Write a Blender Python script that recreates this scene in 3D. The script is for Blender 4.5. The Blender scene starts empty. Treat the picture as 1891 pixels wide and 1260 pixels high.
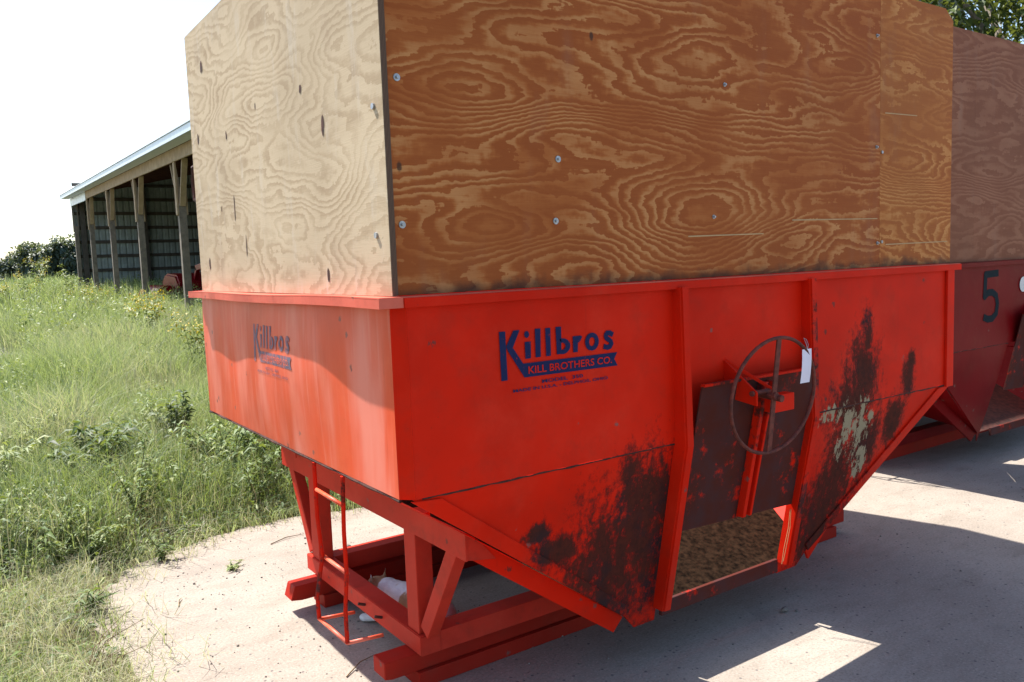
import bpy, bmesh, math, random
import numpy as np
from mathutils import Vector, Matrix
random.seed(7); rng = np.random.default_rng(11)
scene = bpy.context.scene
C = scene.collection
rad = math.radians

# ------------------------------------------------------------------ camera
CAM = Vector((-1.035, -2.081, 1.575)); YAW, PITCH, ROLL, FPX = 0.969, -0.0957, -0.037, 1514.9
fw = Vector((math.cos(YAW)*math.cos(PITCH), math.sin(YAW)*math.cos(PITCH), math.sin(PITCH)))
r0 = Vector((math.sin(YAW), -math.cos(YAW), 0)); u0 = r0.cross(fw)
rt = math.cos(ROLL)*r0 + math.sin(ROLL)*u0; up = -math.sin(ROLL)*r0 + math.cos(ROLL)*u0
cd = bpy.data.cameras.new('camera'); cam = bpy.data.objects.new('camera', cd); C.objects.link(cam)
M = Matrix((rt, up, -fw)).transposed().to_4x4(); M.translation = CAM; cam.matrix_world = M
cd.sensor_width = 36; cd.lens = FPX/1891*36; cd.clip_start = .05; cd.clip_end = 3000
scene.camera = cam
# ------------------------------------------------------------------ world, sun, exposure
SUN = Vector((-.29, 1.0, 1.45)).normalized()
elev = math.asin(SUN.z); az = math.atan2(SUN.x, SUN.y)      # clockwise from +Y
w = bpy.data.worlds.new('World'); scene.world = w; w.use_nodes = True
wn = w.node_tree; wn.nodes.clear()
sky = wn.nodes.new('ShaderNodeTexSky'); sky.sky_type = 'NISHITA'; sky.sun_disc = False
sky.sun_elevation = elev; sky.sun_rotation = az
sky.air_density = 1.0; sky.dust_density = 1.4; sky.ozone_density = 1.0; sky.altitude = 100
bg = wn.nodes.new('ShaderNodeBackground'); bg.inputs[1].default_value = .120
wo = wn.nodes.new('ShaderNodeOutputWorld'); wn.links.new(sky.outputs[0], bg.inputs[0]); wn.links.new(bg.outputs[0], wo.inputs[0])
sl = bpy.data.lights.new('sun', 'SUN'); sl.energy = 5.0; sl.angle = rad(.55); sl.color = (1, .95, .87)
so = bpy.data.objects.new('sun', sl); C.objects.link(so); so.location = (-4, 14, 16)
so.rotation_euler = SUN.to_track_quat('Z', 'Y').to_euler()
vs = scene.view_settings; vs.view_transform = 'Standard'; vs.look = 'None'; vs.gamma = 1; vs.exposure = 1.16
vs.use_curve_mapping = False
scene.render.resolution_x, scene.render.resolution_y = 1024, 682

# ------------------------------------------------------------------ node helper
class NT:
    def __init__(s, name):
        s.m = bpy.data.materials.new(name); s.m.use_nodes = True; s.t = s.m.node_tree; s.t.nodes.clear()
        s.out = s.t.nodes.new('ShaderNodeOutputMaterial')
        s.oc = s.t.nodes.new('ShaderNodeTexCoord').outputs['Object']
    def n(s, kind, **kw):
        nd = s.t.nodes.new(kind)
        for k, v in kw.items(): setattr(nd, k, v)
        return nd
    def set(s, sock, v):
        if isinstance(v, bpy.types.NodeSocket): s.t.links.new(v, sock)
        elif isinstance(v, (tuple, list)) and sock.type == 'RGBA': sock.default_value = (*v, 1) if len(v) == 3 else v
        else: sock.default_value = v
    def math(s, op, a, b=0.0, c=None, clamp=False):
        nd = s.n('ShaderNodeMath', operation=op, use_clamp=clamp); s.set(nd.inputs[0], a); s.set(nd.inputs[1], b)
        if c is not None: s.set(nd.inputs[2], c)
        return nd.outputs[0]
    def add(s, a, b): return s.math('ADD', a, b)
    def mul(s, a, b): return s.math('MULTIPLY', a, b)
    def sub(s, a, b): return s.math('SUBTRACT', a, b)
    def mx(s, a, b): return s.math('MAXIMUM', a, b)
    def step(s, v, lo, hi, o0=0., o1=1.):
        nd = s.n('ShaderNodeMapRange', interpolation_type='SMOOTHSTEP'); s.set(nd.inputs[0], v)
        for i, q in zip((1, 2, 3, 4), (lo, hi, o0, o1)): s.set(nd.inputs[i], q)
        return nd.outputs[0]
    def vmap(s, vec=None, loc=(0,0,0), rot=(0,0,0), scale=(1,1,1)):
        nd = s.n('ShaderNodeMapping'); s.set(nd.inputs[0], vec or s.oc)
        nd.inputs[1].default_value = loc; nd.inputs[2].default_value = rot; nd.inputs[3].default_value = scale
        return nd.outputs[0]
    def noise(s, vec=None, scale=5, detail=4, rough=.55, dist=0, col=False):
        nd = s.n('ShaderNodeTexNoise'); s.set(nd.inputs['Vector'], vec or s.oc); s.set(nd.inputs['Scale'], scale)
        nd.inputs['Detail'].default_value = detail; nd.inputs['Roughness'].default_value = rough; nd.inputs['Distortion'].default_value = dist
        return nd.outputs['Color' if col else 'Fac']
    def voro(s, vec=None, scale=5, feature='F1', out='Distance', rnd=1):
        nd = s.n('ShaderNodeTexVoronoi', feature=feature); s.set(nd.inputs['Vector'], vec or s.oc); nd.inputs['Scale'].default_value = scale
        nd.inputs['Randomness'].default_value = rnd
        return nd.outputs[out]
    def sep(s, vec=None):
        nd = s.n('ShaderNodeSeparateXYZ'); s.set(nd.inputs[0], vec or s.oc); return nd.outputs
    def comb(s, x, y, z=0.):
        nd = s.n('ShaderNodeCombineXYZ'); s.set(nd.inputs[0], x); s.set(nd.inputs[1], y); s.set(nd.inputs[2], z); return nd.outputs[0]
    def mix(s, f, a, b, blend='MIX'):
        nd = s.n('ShaderNodeMix', data_type='RGBA', blend_type=blend); s.set(nd.inputs[0], f); s.set(nd.inputs[6], a); s.set(nd.inputs[7], b); return nd.outputs[2]
    def ramp(s, v, stops, interp='LINEAR'):
        nd = s.n('ShaderNodeValToRGB'); s.set(nd.inputs[0], v); cr = nd.color_ramp; cr.interpolation = interp
        while len(cr.elements) < len(stops): cr.elements.new(.5)
        for e, (p, c) in zip(cr.elements, stops): e.position = p; e.color = (*c, 1)
        return nd.outputs[0]
    def bump(s, h, strength=.3, dist=.01):
        nd = s.n('ShaderNodeBump'); nd.inputs['Strength'].default_value = strength; nd.inputs['Distance'].default_value = dist; s.set(nd.inputs['Height'], h); return nd.outputs[0]
    def attr(s, name, out='Fac'):
        nd = s.n('ShaderNodeAttribute', attribute_name=name); return nd.outputs[out]
    def pbr(s, col, rough=.6, spec=.5, metal=0., normal=None, coat=0.):
        b = s.n('ShaderNodeBsdfPrincipled'); s.set(b.inputs['Base Color'], col); s.set(b.inputs['Roughness'], rough); s.set(b.inputs['Metallic'], metal)
        s.set(b.inputs['Specular IOR Level'], spec)
        if coat: b.inputs['Coat Weight'].default_value = coat; b.inputs['Coat Roughness'].default_value = .25
        if normal: s.set(b.inputs['Normal'], normal)
        s.t.links.new(b.outputs[0], s.out.inputs[0]); return s.m
    def leaf(s, col, trans=.35, rough=.55):
        b = s.n('ShaderNodeBsdfPrincipled'); s.set(b.inputs['Base Color'], col); b.inputs['Roughness'].default_value = rough; b.inputs['Specular IOR Level'].default_value = .35
        t = s.n('ShaderNodeBsdfTranslucent'); s.set(t.inputs[0], s.mix(.5, col, (.32, .36, .04)))
        m = s.n('ShaderNodeMixShader'); m.inputs[0].default_value = trans
        s.t.links.new(b.outputs[0], m.inputs[1]); s.t.links.new(t.outputs[0], m.inputs[2]); s.t.links.new(m.outputs[0], s.out.inputs[0]); return s.m

def ell(n, x, z, cx, cz, rx, rz):
    a = n.math('DIVIDE', n.sub(x, cx), rx); b = n.math('DIVIDE', n.sub(z, cz), rz)
    return n.sub(1.0, n.math('SQRT', n.add(n.mul(a, a), n.mul(b, b))))

RED = (.75, .018, .004)
def red_paint(name, base=RED, ells=(), cream=(), chips=.55, glare_fade=0., allwear=0., dark=(.045, .018, .013), rough=.5, streak=False, dirt=.25, spec=.07):
    n = NT(name); X, Y, Z = n.sep()
    big = n.noise(scale=1.7, detail=3); fine = n.noise(scale=38, detail=6, rough=.7); med = n.noise(scale=9, detail=6, rough=.65)
    col = n.mix(n.step(big, .3, .75), base, tuple(c*.72 for c in base))
    chalk = n.mul(n.step(n.noise(n.vmap(loc=(5.1, 2.3, .7)), scale=2.3, detail=6, rough=.68), .46, .74), n.step(n.noise(scale=30, detail=5, rough=.8), .3, .7, .5, 1.))
    col = n.mix(n.mul(chalk, .30), col, (min(.8, base[0]*1.15), base[1]*2+.045*base[0], base[2]*2+.035*base[0]))
    col = n.mix(n.mul(n.step(med, .45, .8), dirt), col, (.20, .035, .022))
    ch = n.noise(n.vmap(scale=(1, 1, .8)), scale=2.2, detail=3)
    if glare_fade:  # pale streaks: reflected glare painted into the base colour as chalky fading
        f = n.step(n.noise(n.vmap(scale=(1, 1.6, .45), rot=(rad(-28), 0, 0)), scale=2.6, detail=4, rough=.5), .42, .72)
        col = n.mix(n.mul(f, glare_fade), col, (.84, .27, .20))
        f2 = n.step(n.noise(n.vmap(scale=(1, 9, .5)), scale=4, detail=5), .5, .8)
        col = n.mix(n.mul(f2, glare_fade*.45), col, (.84, .32, .25))
    # sparse chips down to grey primer and steel
    v = n.voro(scale=17); vc = n.voro(scale=17, out='Color'); jag = n.noise(n.vmap(scale=(1.4, 1.4, .8)), scale=70, detail=4, rough=.75)
    pick = n.math('GREATER_THAN', n.sep(vc)[0], 1-chips*.10)
    chip = n.mul(pick, n.step(n.add(v, n.mul(n.sub(jag, .5), .9)), .20, .10))
    col = n.mix(n.mul(chip, .75), col, n.mix(n.sep(vc)[1], (.06, .035, .03), (.20, .13, .11)))
    sp = n.mul(n.step(n.noise(scale=85, detail=2, rough=.6), .70, .76), n.step(n.noise(scale=3.1, detail=3), .50, .66))
    col = n.mix(n.mul(sp, .8*min(1, chips)), col, (.10, .035, .028))
    run = n.step(n.noise(n.vmap(scale=(14, 14, .55)), scale=2.4, detail=5, rough=.7), .60, .80)
    col = n.mix(n.mul(run, .42), col, (base[0]*.40, .022, .013))
    sc = n.step(n.noise(n.vmap(scale=(3, 3, 14), rot=(0, rad(20), 0)), scale=9, detail=5, rough=.8), .70, .76)
    col = n.mix(n.mul(sc, .35), col, (.12, .03, .022))
    wear = None
    for e in ells:
        q = ell(n, X, Z, *e); wear = q if wear is None else n.mx(wear, q)
    rg = rough
    if wear is not None:
        wob = n.add(n.mul(n.sub(n.noise(n.vmap(scale=(1.7, 1, .7)), scale=7.5, detail=8, rough=.8), .5), 2.9), n.mul(n.sub(fine, .5), 2.0))
        m = n.add(n.math('MINIMUM', wear, .6), wob)
        mk = n.step(m, -.05, .55)
        col = n.mix(n.mul(n.step(m, -.35, .3), .7), col, (.16, .012, .010))
        dk = n.mix(n.step(fine, .4, .62), dark, (.085, .022, .014)); dk = n.mix(n.step(n.noise(scale=4.2), .5, .7), dk, (.022, .021, .023))
        col = n.mix(n.mul(mk, .95), col, dk)
        rg = n.step(mk, 0, 1, rough, .75)
    if allwear:
        m = n.add(n.noise(n.vmap(scale=(1.3, 1.3, 1)), scale=3.4, detail=7, rough=.68), n.mul(n.sub(fine, .5), .35))
        mk = n.step(m, 1-allwear-.08, 1-allwear+.05)
        dk = n.mix(n.step(med, .35, .7), dark, (.046, .030, .030))
        col = n.mix(n.mul(mk, .95), col, dk)
        if rg is rough: rg = n.step(mk, 0, 1, rough, .7)
    cm = None
    for e in cream:
        q = ell(n, X, Z, *e); cm = q if cm is None else n.mx(cm, q)
    if cm is not None:
        wob = n.mul(n.sub(n.noise(n.vmap(scale=(1.8, 1, .8)), scale=13, detail=6, rough=.75), .5), 4.2)
        mk = n.step(n.add(n.math('MINIMUM', cm, .45), wob), .28, .42)
        col = n.mix(mk, col, n.mix(fine, (.40, .33, .20), (.27, .22, .15)))
    nb = n.bump(n.add(n.mul(big, .6), n.mul(fine, .03)), .35, .02)
    return n.pbr(col, rg, spec, normal=nb)

def plywood(name, light, mid, dark, axis, seed, bands=17., rough=.6, bleach=0., seams=(), spec=.1, edges=.0, tilt=.75, contrast=1., stretch=.6):
    """rotary cut veneer: contour bands of a slow field stretched along the grain"""
    n = NT(name); X, Y, Z = n.sep(); U = X if axis == 'x' else Y
    U = n.add(U, seed); V = Z
    vec = n.comb(n.mul(U, stretch), n.mul(V, 2.6), seed)
    w1 = n.noise(vec, scale=1.25, detail=1.6, rough=.5)
    w2 = n.noise(n.comb(n.mul(U, stretch*3.2), n.mul(V, 7.0), seed+3), scale=1.6, detail=4, rough=.62)
    w3 = n.noise(n.comb(n.mul(U, 16.), n.mul(V, 7.), seed+5), scale=2.6, detail=3, rough=.6)
    h = n.add(n.add(n.mul(w1, 1.05), n.mul(w2, .17)), n.add(n.mul(w3, .030), n.mul(V, tilt)))
    for kx, kz, kr in seams:                 # eyes that the contours ring round
        q = ell(n, U, V, kx+seed, kz, kr*2.6, kr)
        h = n.add(h, n.mul(n.step(q, -1.2, 1.), .20))
    b = n.math('FRACT', n.mul(h, bands))
    line = n.mul(n.step(b, .30, .80), n.step(b, 1.0, .93))           # slow rise to dark late wood, sharp drop
    fib = n.noise(n.comb(n.mul(U, 3.), n.mul(V, 150.), seed), scale=2.2, detail=4, rough=.7)
    blot = n.noise(n.comb(U, n.mul(V, 2.2), seed), scale=3.0, detail=5, rough=.6)
    amp = n.step(n.noise(n.comb(U, n.mul(V, 2.), seed+1), scale=2.7, detail=3), .30, .62, .35, 1.)
    t = n.add(n.add(n.mul(n.mul(line, amp), .62*contrast), n.mul(n.sub(fib, .5), .42)), n.add(.22, n.mul(n.sub(blot, .5), .7)))
    col = n.ramp(t, [(0.0, light), (.18, light), (.50, mid), (.95, dark)])
    tone = n.noise(n.comb(n.mul(U, .9), n.mul(V, .9), seed+9), scale=1.6, detail=2)
    col = n.mix(n.mul(n.step(tone, .42, .68), .35), col, tuple(c*.72 for c in mid))
    grey = n.noise(n.comb(n.mul(U, 5.), n.mul(V, 1.2), seed+2), scale=1.4, detail=4)
    col = n.mix(n.mul(n.step(grey, .55, .78), .22), col, (.26, .17, .13))
    # small dark checks and pin knots
    v = n.voro(n.comb(n.mul(U, 1.), n.mul(V, .6), 0.), scale=5.5); vc = n.sep(n.voro(n.comb(n.mul(U, 1.), n.mul(V, .6), 0.), scale=5.5, out='Color'))
    kn = n.mul(n.math('GREATER_THAN', vc[0], .80), n.step(n.add(v, n.mul(fib, .05)), .085, .055))
    col = n.mix(n.mul(kn, .85), col, (.06, .035, .025))
    if bleach:
        f = n.step(n.noise(n.comb(n.mul(U, 8.), n.mul(V, 1.6), seed+4), scale=1.5, detail=5, rough=.7), .52, .72)
        col = n.mix(n.mul(f, bleach), col, (.62, .56, .48))
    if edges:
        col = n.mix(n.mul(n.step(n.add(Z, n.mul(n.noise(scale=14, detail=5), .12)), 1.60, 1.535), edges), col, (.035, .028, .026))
    nb = n.bump(n.add(n.mul(b, .12), n.mul(fib, .5)), .25, .004)
    return n.pbr(col, rough, spec, normal=nb)

def plain(name, col, rough=.7, var=.3, scale=12, metal=0., spec=.4, col2=None, bumpy=.2):
    n = NT(name); f = n.noise(scale=scale, detail=6, rough=.65)
    c = n.mix(n.step(f, .3, .72), tuple(q*(1-var) for q in col), col2 or tuple(min(1, q*(1+var*.5)) for q in col))
    return n.pbr(c, rough, spec, metal, normal=n.bump(f, bumpy, .004))

# ------------------------------------------------------------------ mesh helpers
def mesh_obj(name, bm, mat, parent=None, smooth=False):
    me = bpy.data.meshes.new(name); bmesh.ops.recalc_face_normals(bm, faces=bm.faces[:])
    if smooth:
        for e in bm.edges: e.smooth = not (len(e.link_faces) == 2 and e.calc_face_angle(0) > .7)
    bm.to_mesh(me); bm.free()
    if smooth: me.polygons.foreach_set('use_smooth', [True]*len(me.polygons))
    if mat: me.materials.append(mat)
    o = bpy.data.objects.new(name, me); C.objects.link(o)
    if parent: o.parent = parent
    return o
def empty(name, loc, label, cat, group=None, rz=0):
    o = bpy.data.objects.new(name, None); C.objects.link(o); o.location = loc; o.rotation_euler = (0, 0, rz); o.empty_display_size = .2
    return tag(o, label, cat, group)
def tag(o, label=None, cat=None, group=None, kind=None):
    if label: o['label'] = label
    if cat: o['category'] = cat
    if group: o['group'] = group
    if kind: o['kind'] = kind
    return o
def box(bm, x0, x1, y0, y1, z0, z1, bevel=0.):
    vs_ = [bm.verts.new(p) for p in ((x0,y0,z0),(x1,y0,z0),(x1,y1,z0),(x0,y1,z0),(x0,y0,z1),(x1,y0,z1),(x1,y1,z1),(x0,y1,z1))]
    fs = [bm.faces.new([vs_[i] for i in f]) for f in ((0,3,2,1),(4,5,6,7),(0,1,5,4),(1,2,6,5),(2,3,7,6),(3,0,4,7))]
    if bevel:
        es = list({e for f in fs for e in f.edges}); bmesh.ops.bevel(bm, geom=es, offset=bevel, segments=2, affect='EDGES', profile=.6)
def bar(bm, a, b, wx, wy, bevel=0., upv=(0,0,1)):
    """rectangular bar from a to b, width wx along side vector, wy along the other"""
    a, b = Vector(a), Vector(b); d = (b-a).normalized(); u = Vector(upv)
    if abs(d.dot(u)) > .95: u = Vector((1,0,0))
    s = d.cross(u).normalized(); t = s.cross(d).normalized()
    vs_ = []
    for p in (a, b):
        for i, j in ((-1,-1),(1,-1),(1,1),(-1,1)): vs_.append(bm.verts.new(p + s*(i*wx/2) + t*(j*wy/2)))
    fs = [bm.faces.new([vs_[i] for i in f]) for f in ((0,3,2,1),(4,5,6,7),(0,1,5,4),(1,2,6,5),(2,3,7,6),(3,0,4,7))]
    if bevel:
        es = list({e for f in fs for e in f.edges}); bmesh.ops.bevel(bm, geom=es, offset=bevel, segments=2, affect='EDGES', profile=.6)
def prism(bm, pts, ext):
    """closed polygon (3D points) extruded by a vector"""
    e = Vector(ext); a = [bm.verts.new(p) for p in pts]; b = [bm.verts.new(Vector(p)+e) for p in pts]
    bm.faces.new(a); bm.faces.new(b[::-1]); k = len(a)
    for i in range(k): bm.faces.new((a[i], b[i], b[(i+1)%k], a[(i+1)%k]))
def tube(bm, pts, r, seg=8, closed=False, cap=True):
    pts = [Vector(p) for p in pts]; k = len(pts); rings = []
    rr = r if isinstance(r, (list, tuple)) else [r]*k
    prev = None
    for i, p in enumerate(pts):
        if closed: d = (pts[(i+1)%k]-pts[i-1]).normalized()
        else: d = (pts[min(i+1,k-1)]-pts[max(i-1,0)]).normalized()
        if prev is None:
            u = Vector((0,0,1)) if abs(d.z) < .9 else Vector((1,0,0)); s = d.cross(u).normalized()
        else: s = (prev - d*prev.dot(d)).normalized()
        prev = s; t = d.cross(s)
        rings.append([bm.verts.new(p + rr[i]*(math.cos(2*math.pi*j/seg)*s + math.sin(2*math.pi*j/seg)*t)) for j in range(seg)])
    for i in range(k if closed else k-1):
        A, B = rings[i], rings[(i+1)%k]
        for j in range(seg): bm.faces.new((A[j], A[(j+1)%seg], B[(j+1)%seg], B[j]))
    if cap and not closed: bm.faces.new(rings[0][::-1]); bm.faces.new(rings[-1])
def quadgrid(bm, fn, nu, nv, thick=None):
    g = [[bm.verts.new(fn(i/nu, j/nv)) for j in range(nv+1)] for i in range(nu+1)]
    fs = [bm.faces.new((g[i][j], g[i+1][j], g[i+1][j+1], g[i][j+1])) for i in range(nu) for j in range(nv)]
    if thick:
        t = Vector(thick); h = [[bm.verts.new(g[i][j].co+t) for j in range(nv+1)] for i in range(nu+1)]
        for i in range(nu):
            for j in range(nv): bm.faces.new((h[i][j], h[i][j+1], h[i+1][j+1], h[i+1][j]))
        for i in range(nu):
            bm.faces.new((g[i][0], h[i][0], h[i+1][0], g[i+1][0])); bm.faces.new((g[i][nv], g[i+1][nv], h[i+1][nv], h[i][nv]))
        for j in range(nv):
            bm.faces.new((g[0][j], g[0][j+1], h[0][j+1], h[0][j])); bm.faces.new((g[nu][j], h[nu][j], h[nu][j+1], g[nu][j+1]))
def np_mesh(name, verts, faces_flat, fsize, mat, tint=None, smooth=False):
    """fast mesh of faces with equal vertex count; tint = per-vertex float"""
    me = bpy.data.meshes.new(name); nv = len(verts); nf = len(faces_flat)//fsize
    me.vertices.add(nv); me.vertices.foreach_set('co', np.asarray(verts, dtype=np.float32).ravel())
    me.loops.add(len(faces_flat)); me.loops.foreach_set('vertex_index', np.asarray(faces_flat, dtype=np.int32))
    me.polygons.add(nf); me.polygons.foreach_set('loop_start', np.arange(0, len(faces_flat), fsize, dtype=np.int32))
    me.update(calc_edges=True)
    if tint is not None:
        a = me.attributes.new('tint', 'FLOAT', 'POINT'); a.data.foreach_set('value', np.asarray(tint, dtype=np.float32))
    if smooth: me.polygons.foreach_set('use_smooth', np.ones(nf, dtype=bool))
    me.materials.append(mat); me.validate()
    o = bpy.data.objects.new(name, me); C.objects.link(o); return o

# ------------------------------------------------------------------ ground
def gz(x, y): return .027*max(0., min(y-8., 44.)) if not isinstance(y, np.ndarray) else .027*np.clip(y-8., 0, 44.)

def m_soil():
    n = NT('soil'); f = n.noise(scale=.7, detail=6, rough=.6); g = n.noise(scale=9, detail=7, rough=.7)
    c = n.mix(n.step(f, .35, .7), (.10, .085, .05), (.075, .095, .03)); c = n.mix(n.mul(g, .6), c, (.15, .12, .075))
    return n.pbr(c, .95, .1, normal=n.bump(g, .6, .03))
def m_concrete():
    n = NT('concrete'); big = n.noise(scale=.9, detail=5, rough=.6); med = n.noise(scale=7, detail=7, rough=.7); fine = n.noise(scale=95, detail=3, rough=.7)
    c = n.mix(n.step(big, .3, .72), (.285, .245, .205), (.37, .32, .27))
    c = n.mix(n.mul(n.step(med, .5, .78), .5), c, (.235, .20, .17))
    c = n.mix(n.mul(n.step(fine, .52, .66), .5), c, (.15, .128, .112))
    mot = n.noise(n.vmap(rot=(0, 0, .5), scale=(1, 2.6, 1)), scale=2.6, detail=7, rough=.7)
    c = n.mix(n.mul(n.step(mot, .44, .70), .42), c, (.20, .165, .13))
    c = n.mix(n.mul(n.step(n.noise(scale=24, detail=5, rough=.75), .56, .70), .45), c, (.17, .145, .12)); c = n.mix(n.mul(n.step(fine, .44, .34), .45), c, (.47, .42, .365))
    v = n.voro(scale=42); vc = n.sep(n.voro(scale=42, out='Color'))[0]
    c = n.mix(n.mul(n.math('GREATER_THAN', vc, .90), n.step(v, .34, .14)), c, (.13, .115, .11))
    stain = n.step(n.noise(n.vmap(scale=(1, 1, 1), loc=(3.3, 1.2, 0)), scale=1.1, detail=6, rough=.65, dist=.4), .56, .72)
    c = n.mix(n.mul(stain, .5), c, (.19, .165, .15))
    return n.pbr(c, .88, .2, normal=n.bump(n.add(n.mul(fine, .6), n.mul(med, .6)), .5, .006))
def m_gravel():
    n = NT('gravel'); v = n.voro(scale=14, out='Color'); f = n.noise(scale=3, detail=6)
    c = n.mix(n.sep(v)[0], (.12, .105, .10), (.24, .215, .20)); c = n.mix(n.step(f, .45, .7), c, (.16, .14, .09))
    return n.pbr(c, .9, .2, normal=n.bump(n.voro(scale=14), .8, .02))
SOIL, CONC, GRAV = m_soil(), m_concrete(), m_gravel()

xs = np.concatenate([[-300, -100, -40, -15], np.linspace(-8, 14, 12), [25, 60, 150, 400]])
ys = np.concatenate([[-60, -20], np.linspace(-8, 80, 45), [150, 300, 600]])
gv = [(x, y, float(gz(x, y))-.012) for x in xs for y in ys]; ny = len(ys)
gf = [i for a in range(len(xs)-1) for b in range(ny-1) for i in (a*ny+b, (a+1)*ny+b, (a+1)*ny+b+1, a*ny+b+1)]
tag(np_mesh('ground', gv, gf, 4, SOIL), kind='structure')

# concrete pad with a ragged edge
edge = [(-.55, -8), (-.58, -2), (-.60, .2), (-.60, 1.0), (-.58, 1.5), (-.60, 1.9), (-.62, 2.3), (-.40, 2.62), (-.05, 2.86), (.3, 2.95), (.7, 2.98), (1.05, 2.86), (1.6, 2.95), (2.6, 3.1), (4, 3.0), (6, 3.2), (9, 3.1), (20, 3.2)]
def ragged(poly, amp, stepl, sd):
    r_ = random.Random(sd); out = []
    for (a, b), (c, d) in zip(poly, poly[1:]):
        k = max(1, int(math.hypot(c-a, d-b)/stepl))
        for i in range(min(k, 60)):
            t = i/min(k, 60); j = amp if abs(a) < 3 and abs(b) < 5 else amp*.5
            out.append((a+(c-a)*t+r_.uniform(-j, j), b+(d-b)*t+r_.uniform(-j, j)))
    return out + [poly[-1]]
bm = bmesh.new(); pe = ragged(edge, .055, .08, 3); loop = [(20, -8)] + [(x, y) for x, y in pe]
top = [bm.verts.new((x, y, 0)) for x, y in loop]; bot = [bm.verts.new((x, y, -.1)) for x, y in loop]
bm.faces.new(top)
for i in range(len(loop)): bm.faces.new((top[i], bot[i], bot[(i+1) % len(loop)], top[(i+1) % len(loop)]))
bmesh.ops.triangulate(bm, faces=bm.faces[:])
tag(mesh_obj('concrete_pad', bm, CONC), kind='structure')
# gravel farm lane at the far left
bm = bmesh.new()
quadgrid(bm, lambda u, v: (-6+u*(5.75+.028*(14+v*50)+.15*math.sin(v*23)), 14+v*50, gz(0, 14+v*50)+.012), 4, 40)
tag(mesh_obj('farm_lane', bm, GRAV), kind='structure')

# ------------------------------------------------------------------ gravity bin
G = .9          # height of the hopper crease above ground in bin space
L, W, H, P = 3.0, 2.095, .585, 1.206
SL = .2         # inward slope of the hopper front
CZ = G-.72      # chute bottom
XA, XB = .95, 2.05
CA = G-.655     # where the diagonal edges end
PL, PR = 1.115, 1.855
left_wear = [(.93, G-.40, .30, .30), (.88, G-.07, .05, .09), (.80, G-.50, .22, .20), (1.0, G-.2, .16, .2), (.60, G-.30, .13, .06), (.50, G-.22, .06, .035)]
right_wear = [(2.26, G+.12, .13, .20), (2.30, G+.30, .05, .12), (2.20, G+.0, .2, .12), (2.15, G-.38, .16, .30), (2.05, G-.55, .18, .22), (2.63, G+.06, .055, .11), (2.56, G-.12, .09, .12), (2.33, G-.2, .14, .16), (2.66, G+.15, .03, .05)]
MREDF = red_paint('red_paint_front', ells=left_wear+right_wear, cream=[(2.25, G-.13, .15, .17), (2.06, G-.03, .10, .05), (2.33, G-.28, .06, .10)], chips=.9)
MRED = red_paint('red_paint', chips=.5)
MFRAME = red_paint('red_paint_frame', base=(.60, .045, .026), chips=1.2, dirt=.5, allwear=.17)  # paler base, sky light on the frame faces put into the colour
MREDE = red_paint('red_paint_end', base=(.80, .10, .038), spec=.2, glare_fade=.8, chips=.5, dirt=.1, rough=.42)  # paler red, glare on the sunlit end put into its colour
MREDD = red_paint('red_paint_door', allwear=.61, chips=1., dark=(.058, .022, .016))
MREDW = red_paint('red_paint_worn', allwear=.42, chips=1.)
MRIM = red_paint('red_paint_rim', base=(.74, .15, .10), chips=1.4, allwear=.22, dirt=.4)  # lightened base, strong light on the end lip put into the colour
MRUST = plain('dark_rust', (.05, .022, .016), .85, .5, 30, col2=(.10, .03, .02))
MWHEEL = plain('rusted_red_iron', (.13, .032, .022), .7, .45, 40, col2=(.20, .04, .025))
MSTEEL = plain('galvanized', (.42, .43, .45), .42, .25, 60, metal=.7)
MBLUE = (lambda n: n.pbr(n.mix(n.step(n.noise(scale=42, detail=7, rough=.8), .60, .70), n.mix(n.noise(scale=9), (.010, .016, .065), (.020, .030, .10)), (.50, .02, .008)), .6, .08))(NT('navy_lettering'))
MBLUEE = (lambda n: n.pbr(n.mix(n.step(n.noise(n.vmap(scale=(1, 2, 1)), scale=26, detail=7, rough=.75), .40, .75), n.mix(n.noise(scale=9), (.10, .10, .15), (.20, .19, .24)), (.70, .16, .11)), .6, .1))(NT('faded_navy_lettering'))
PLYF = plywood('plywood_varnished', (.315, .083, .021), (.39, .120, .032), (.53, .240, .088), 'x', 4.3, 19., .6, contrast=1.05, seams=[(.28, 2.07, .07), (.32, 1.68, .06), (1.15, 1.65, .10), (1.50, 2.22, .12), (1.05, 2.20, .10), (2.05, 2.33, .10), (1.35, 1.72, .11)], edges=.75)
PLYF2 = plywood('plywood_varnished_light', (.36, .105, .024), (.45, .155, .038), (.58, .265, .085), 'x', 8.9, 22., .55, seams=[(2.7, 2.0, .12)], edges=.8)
PLYE = plywood('plywood_weathered', (.60, .475, .325), (.50, .38, .25), (.37, .26, .16), 'y', 2.7, 19., .8, bleach=.35, tilt=.35, contrast=.75, stretch=.8, seams=[(.5, 1.86, .09), (.8, 2.2, .1), (1.3, 2.3, .09)], spec=.1)
PLYD = plywood('plywood_red_brown', (.22, .080, .042), (.275, .112, .062), (.33, .150, .086), 'x', 6.1, 14., .6, seams=[(.9, 2.1, .12), (1.6, 1.9, .12)])
PLYEDGE = (lambda n: n.pbr(n.ramp(n.math('FRACT', n.mul(n.add(n.sep()[0], n.mul(n.noise(scale=6), .004)), 230)), [(0, (.13, .07, .04)), (.5, (.055, .03, .02)), (1, (.16, .09, .05))]), .8))(NT('plywood_edge'))
INNER = plain('rusty_hopper_floor', (.012, .008, .006), .9, .6, 42, col2=(.034, .020, .012), spec=.02)

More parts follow.
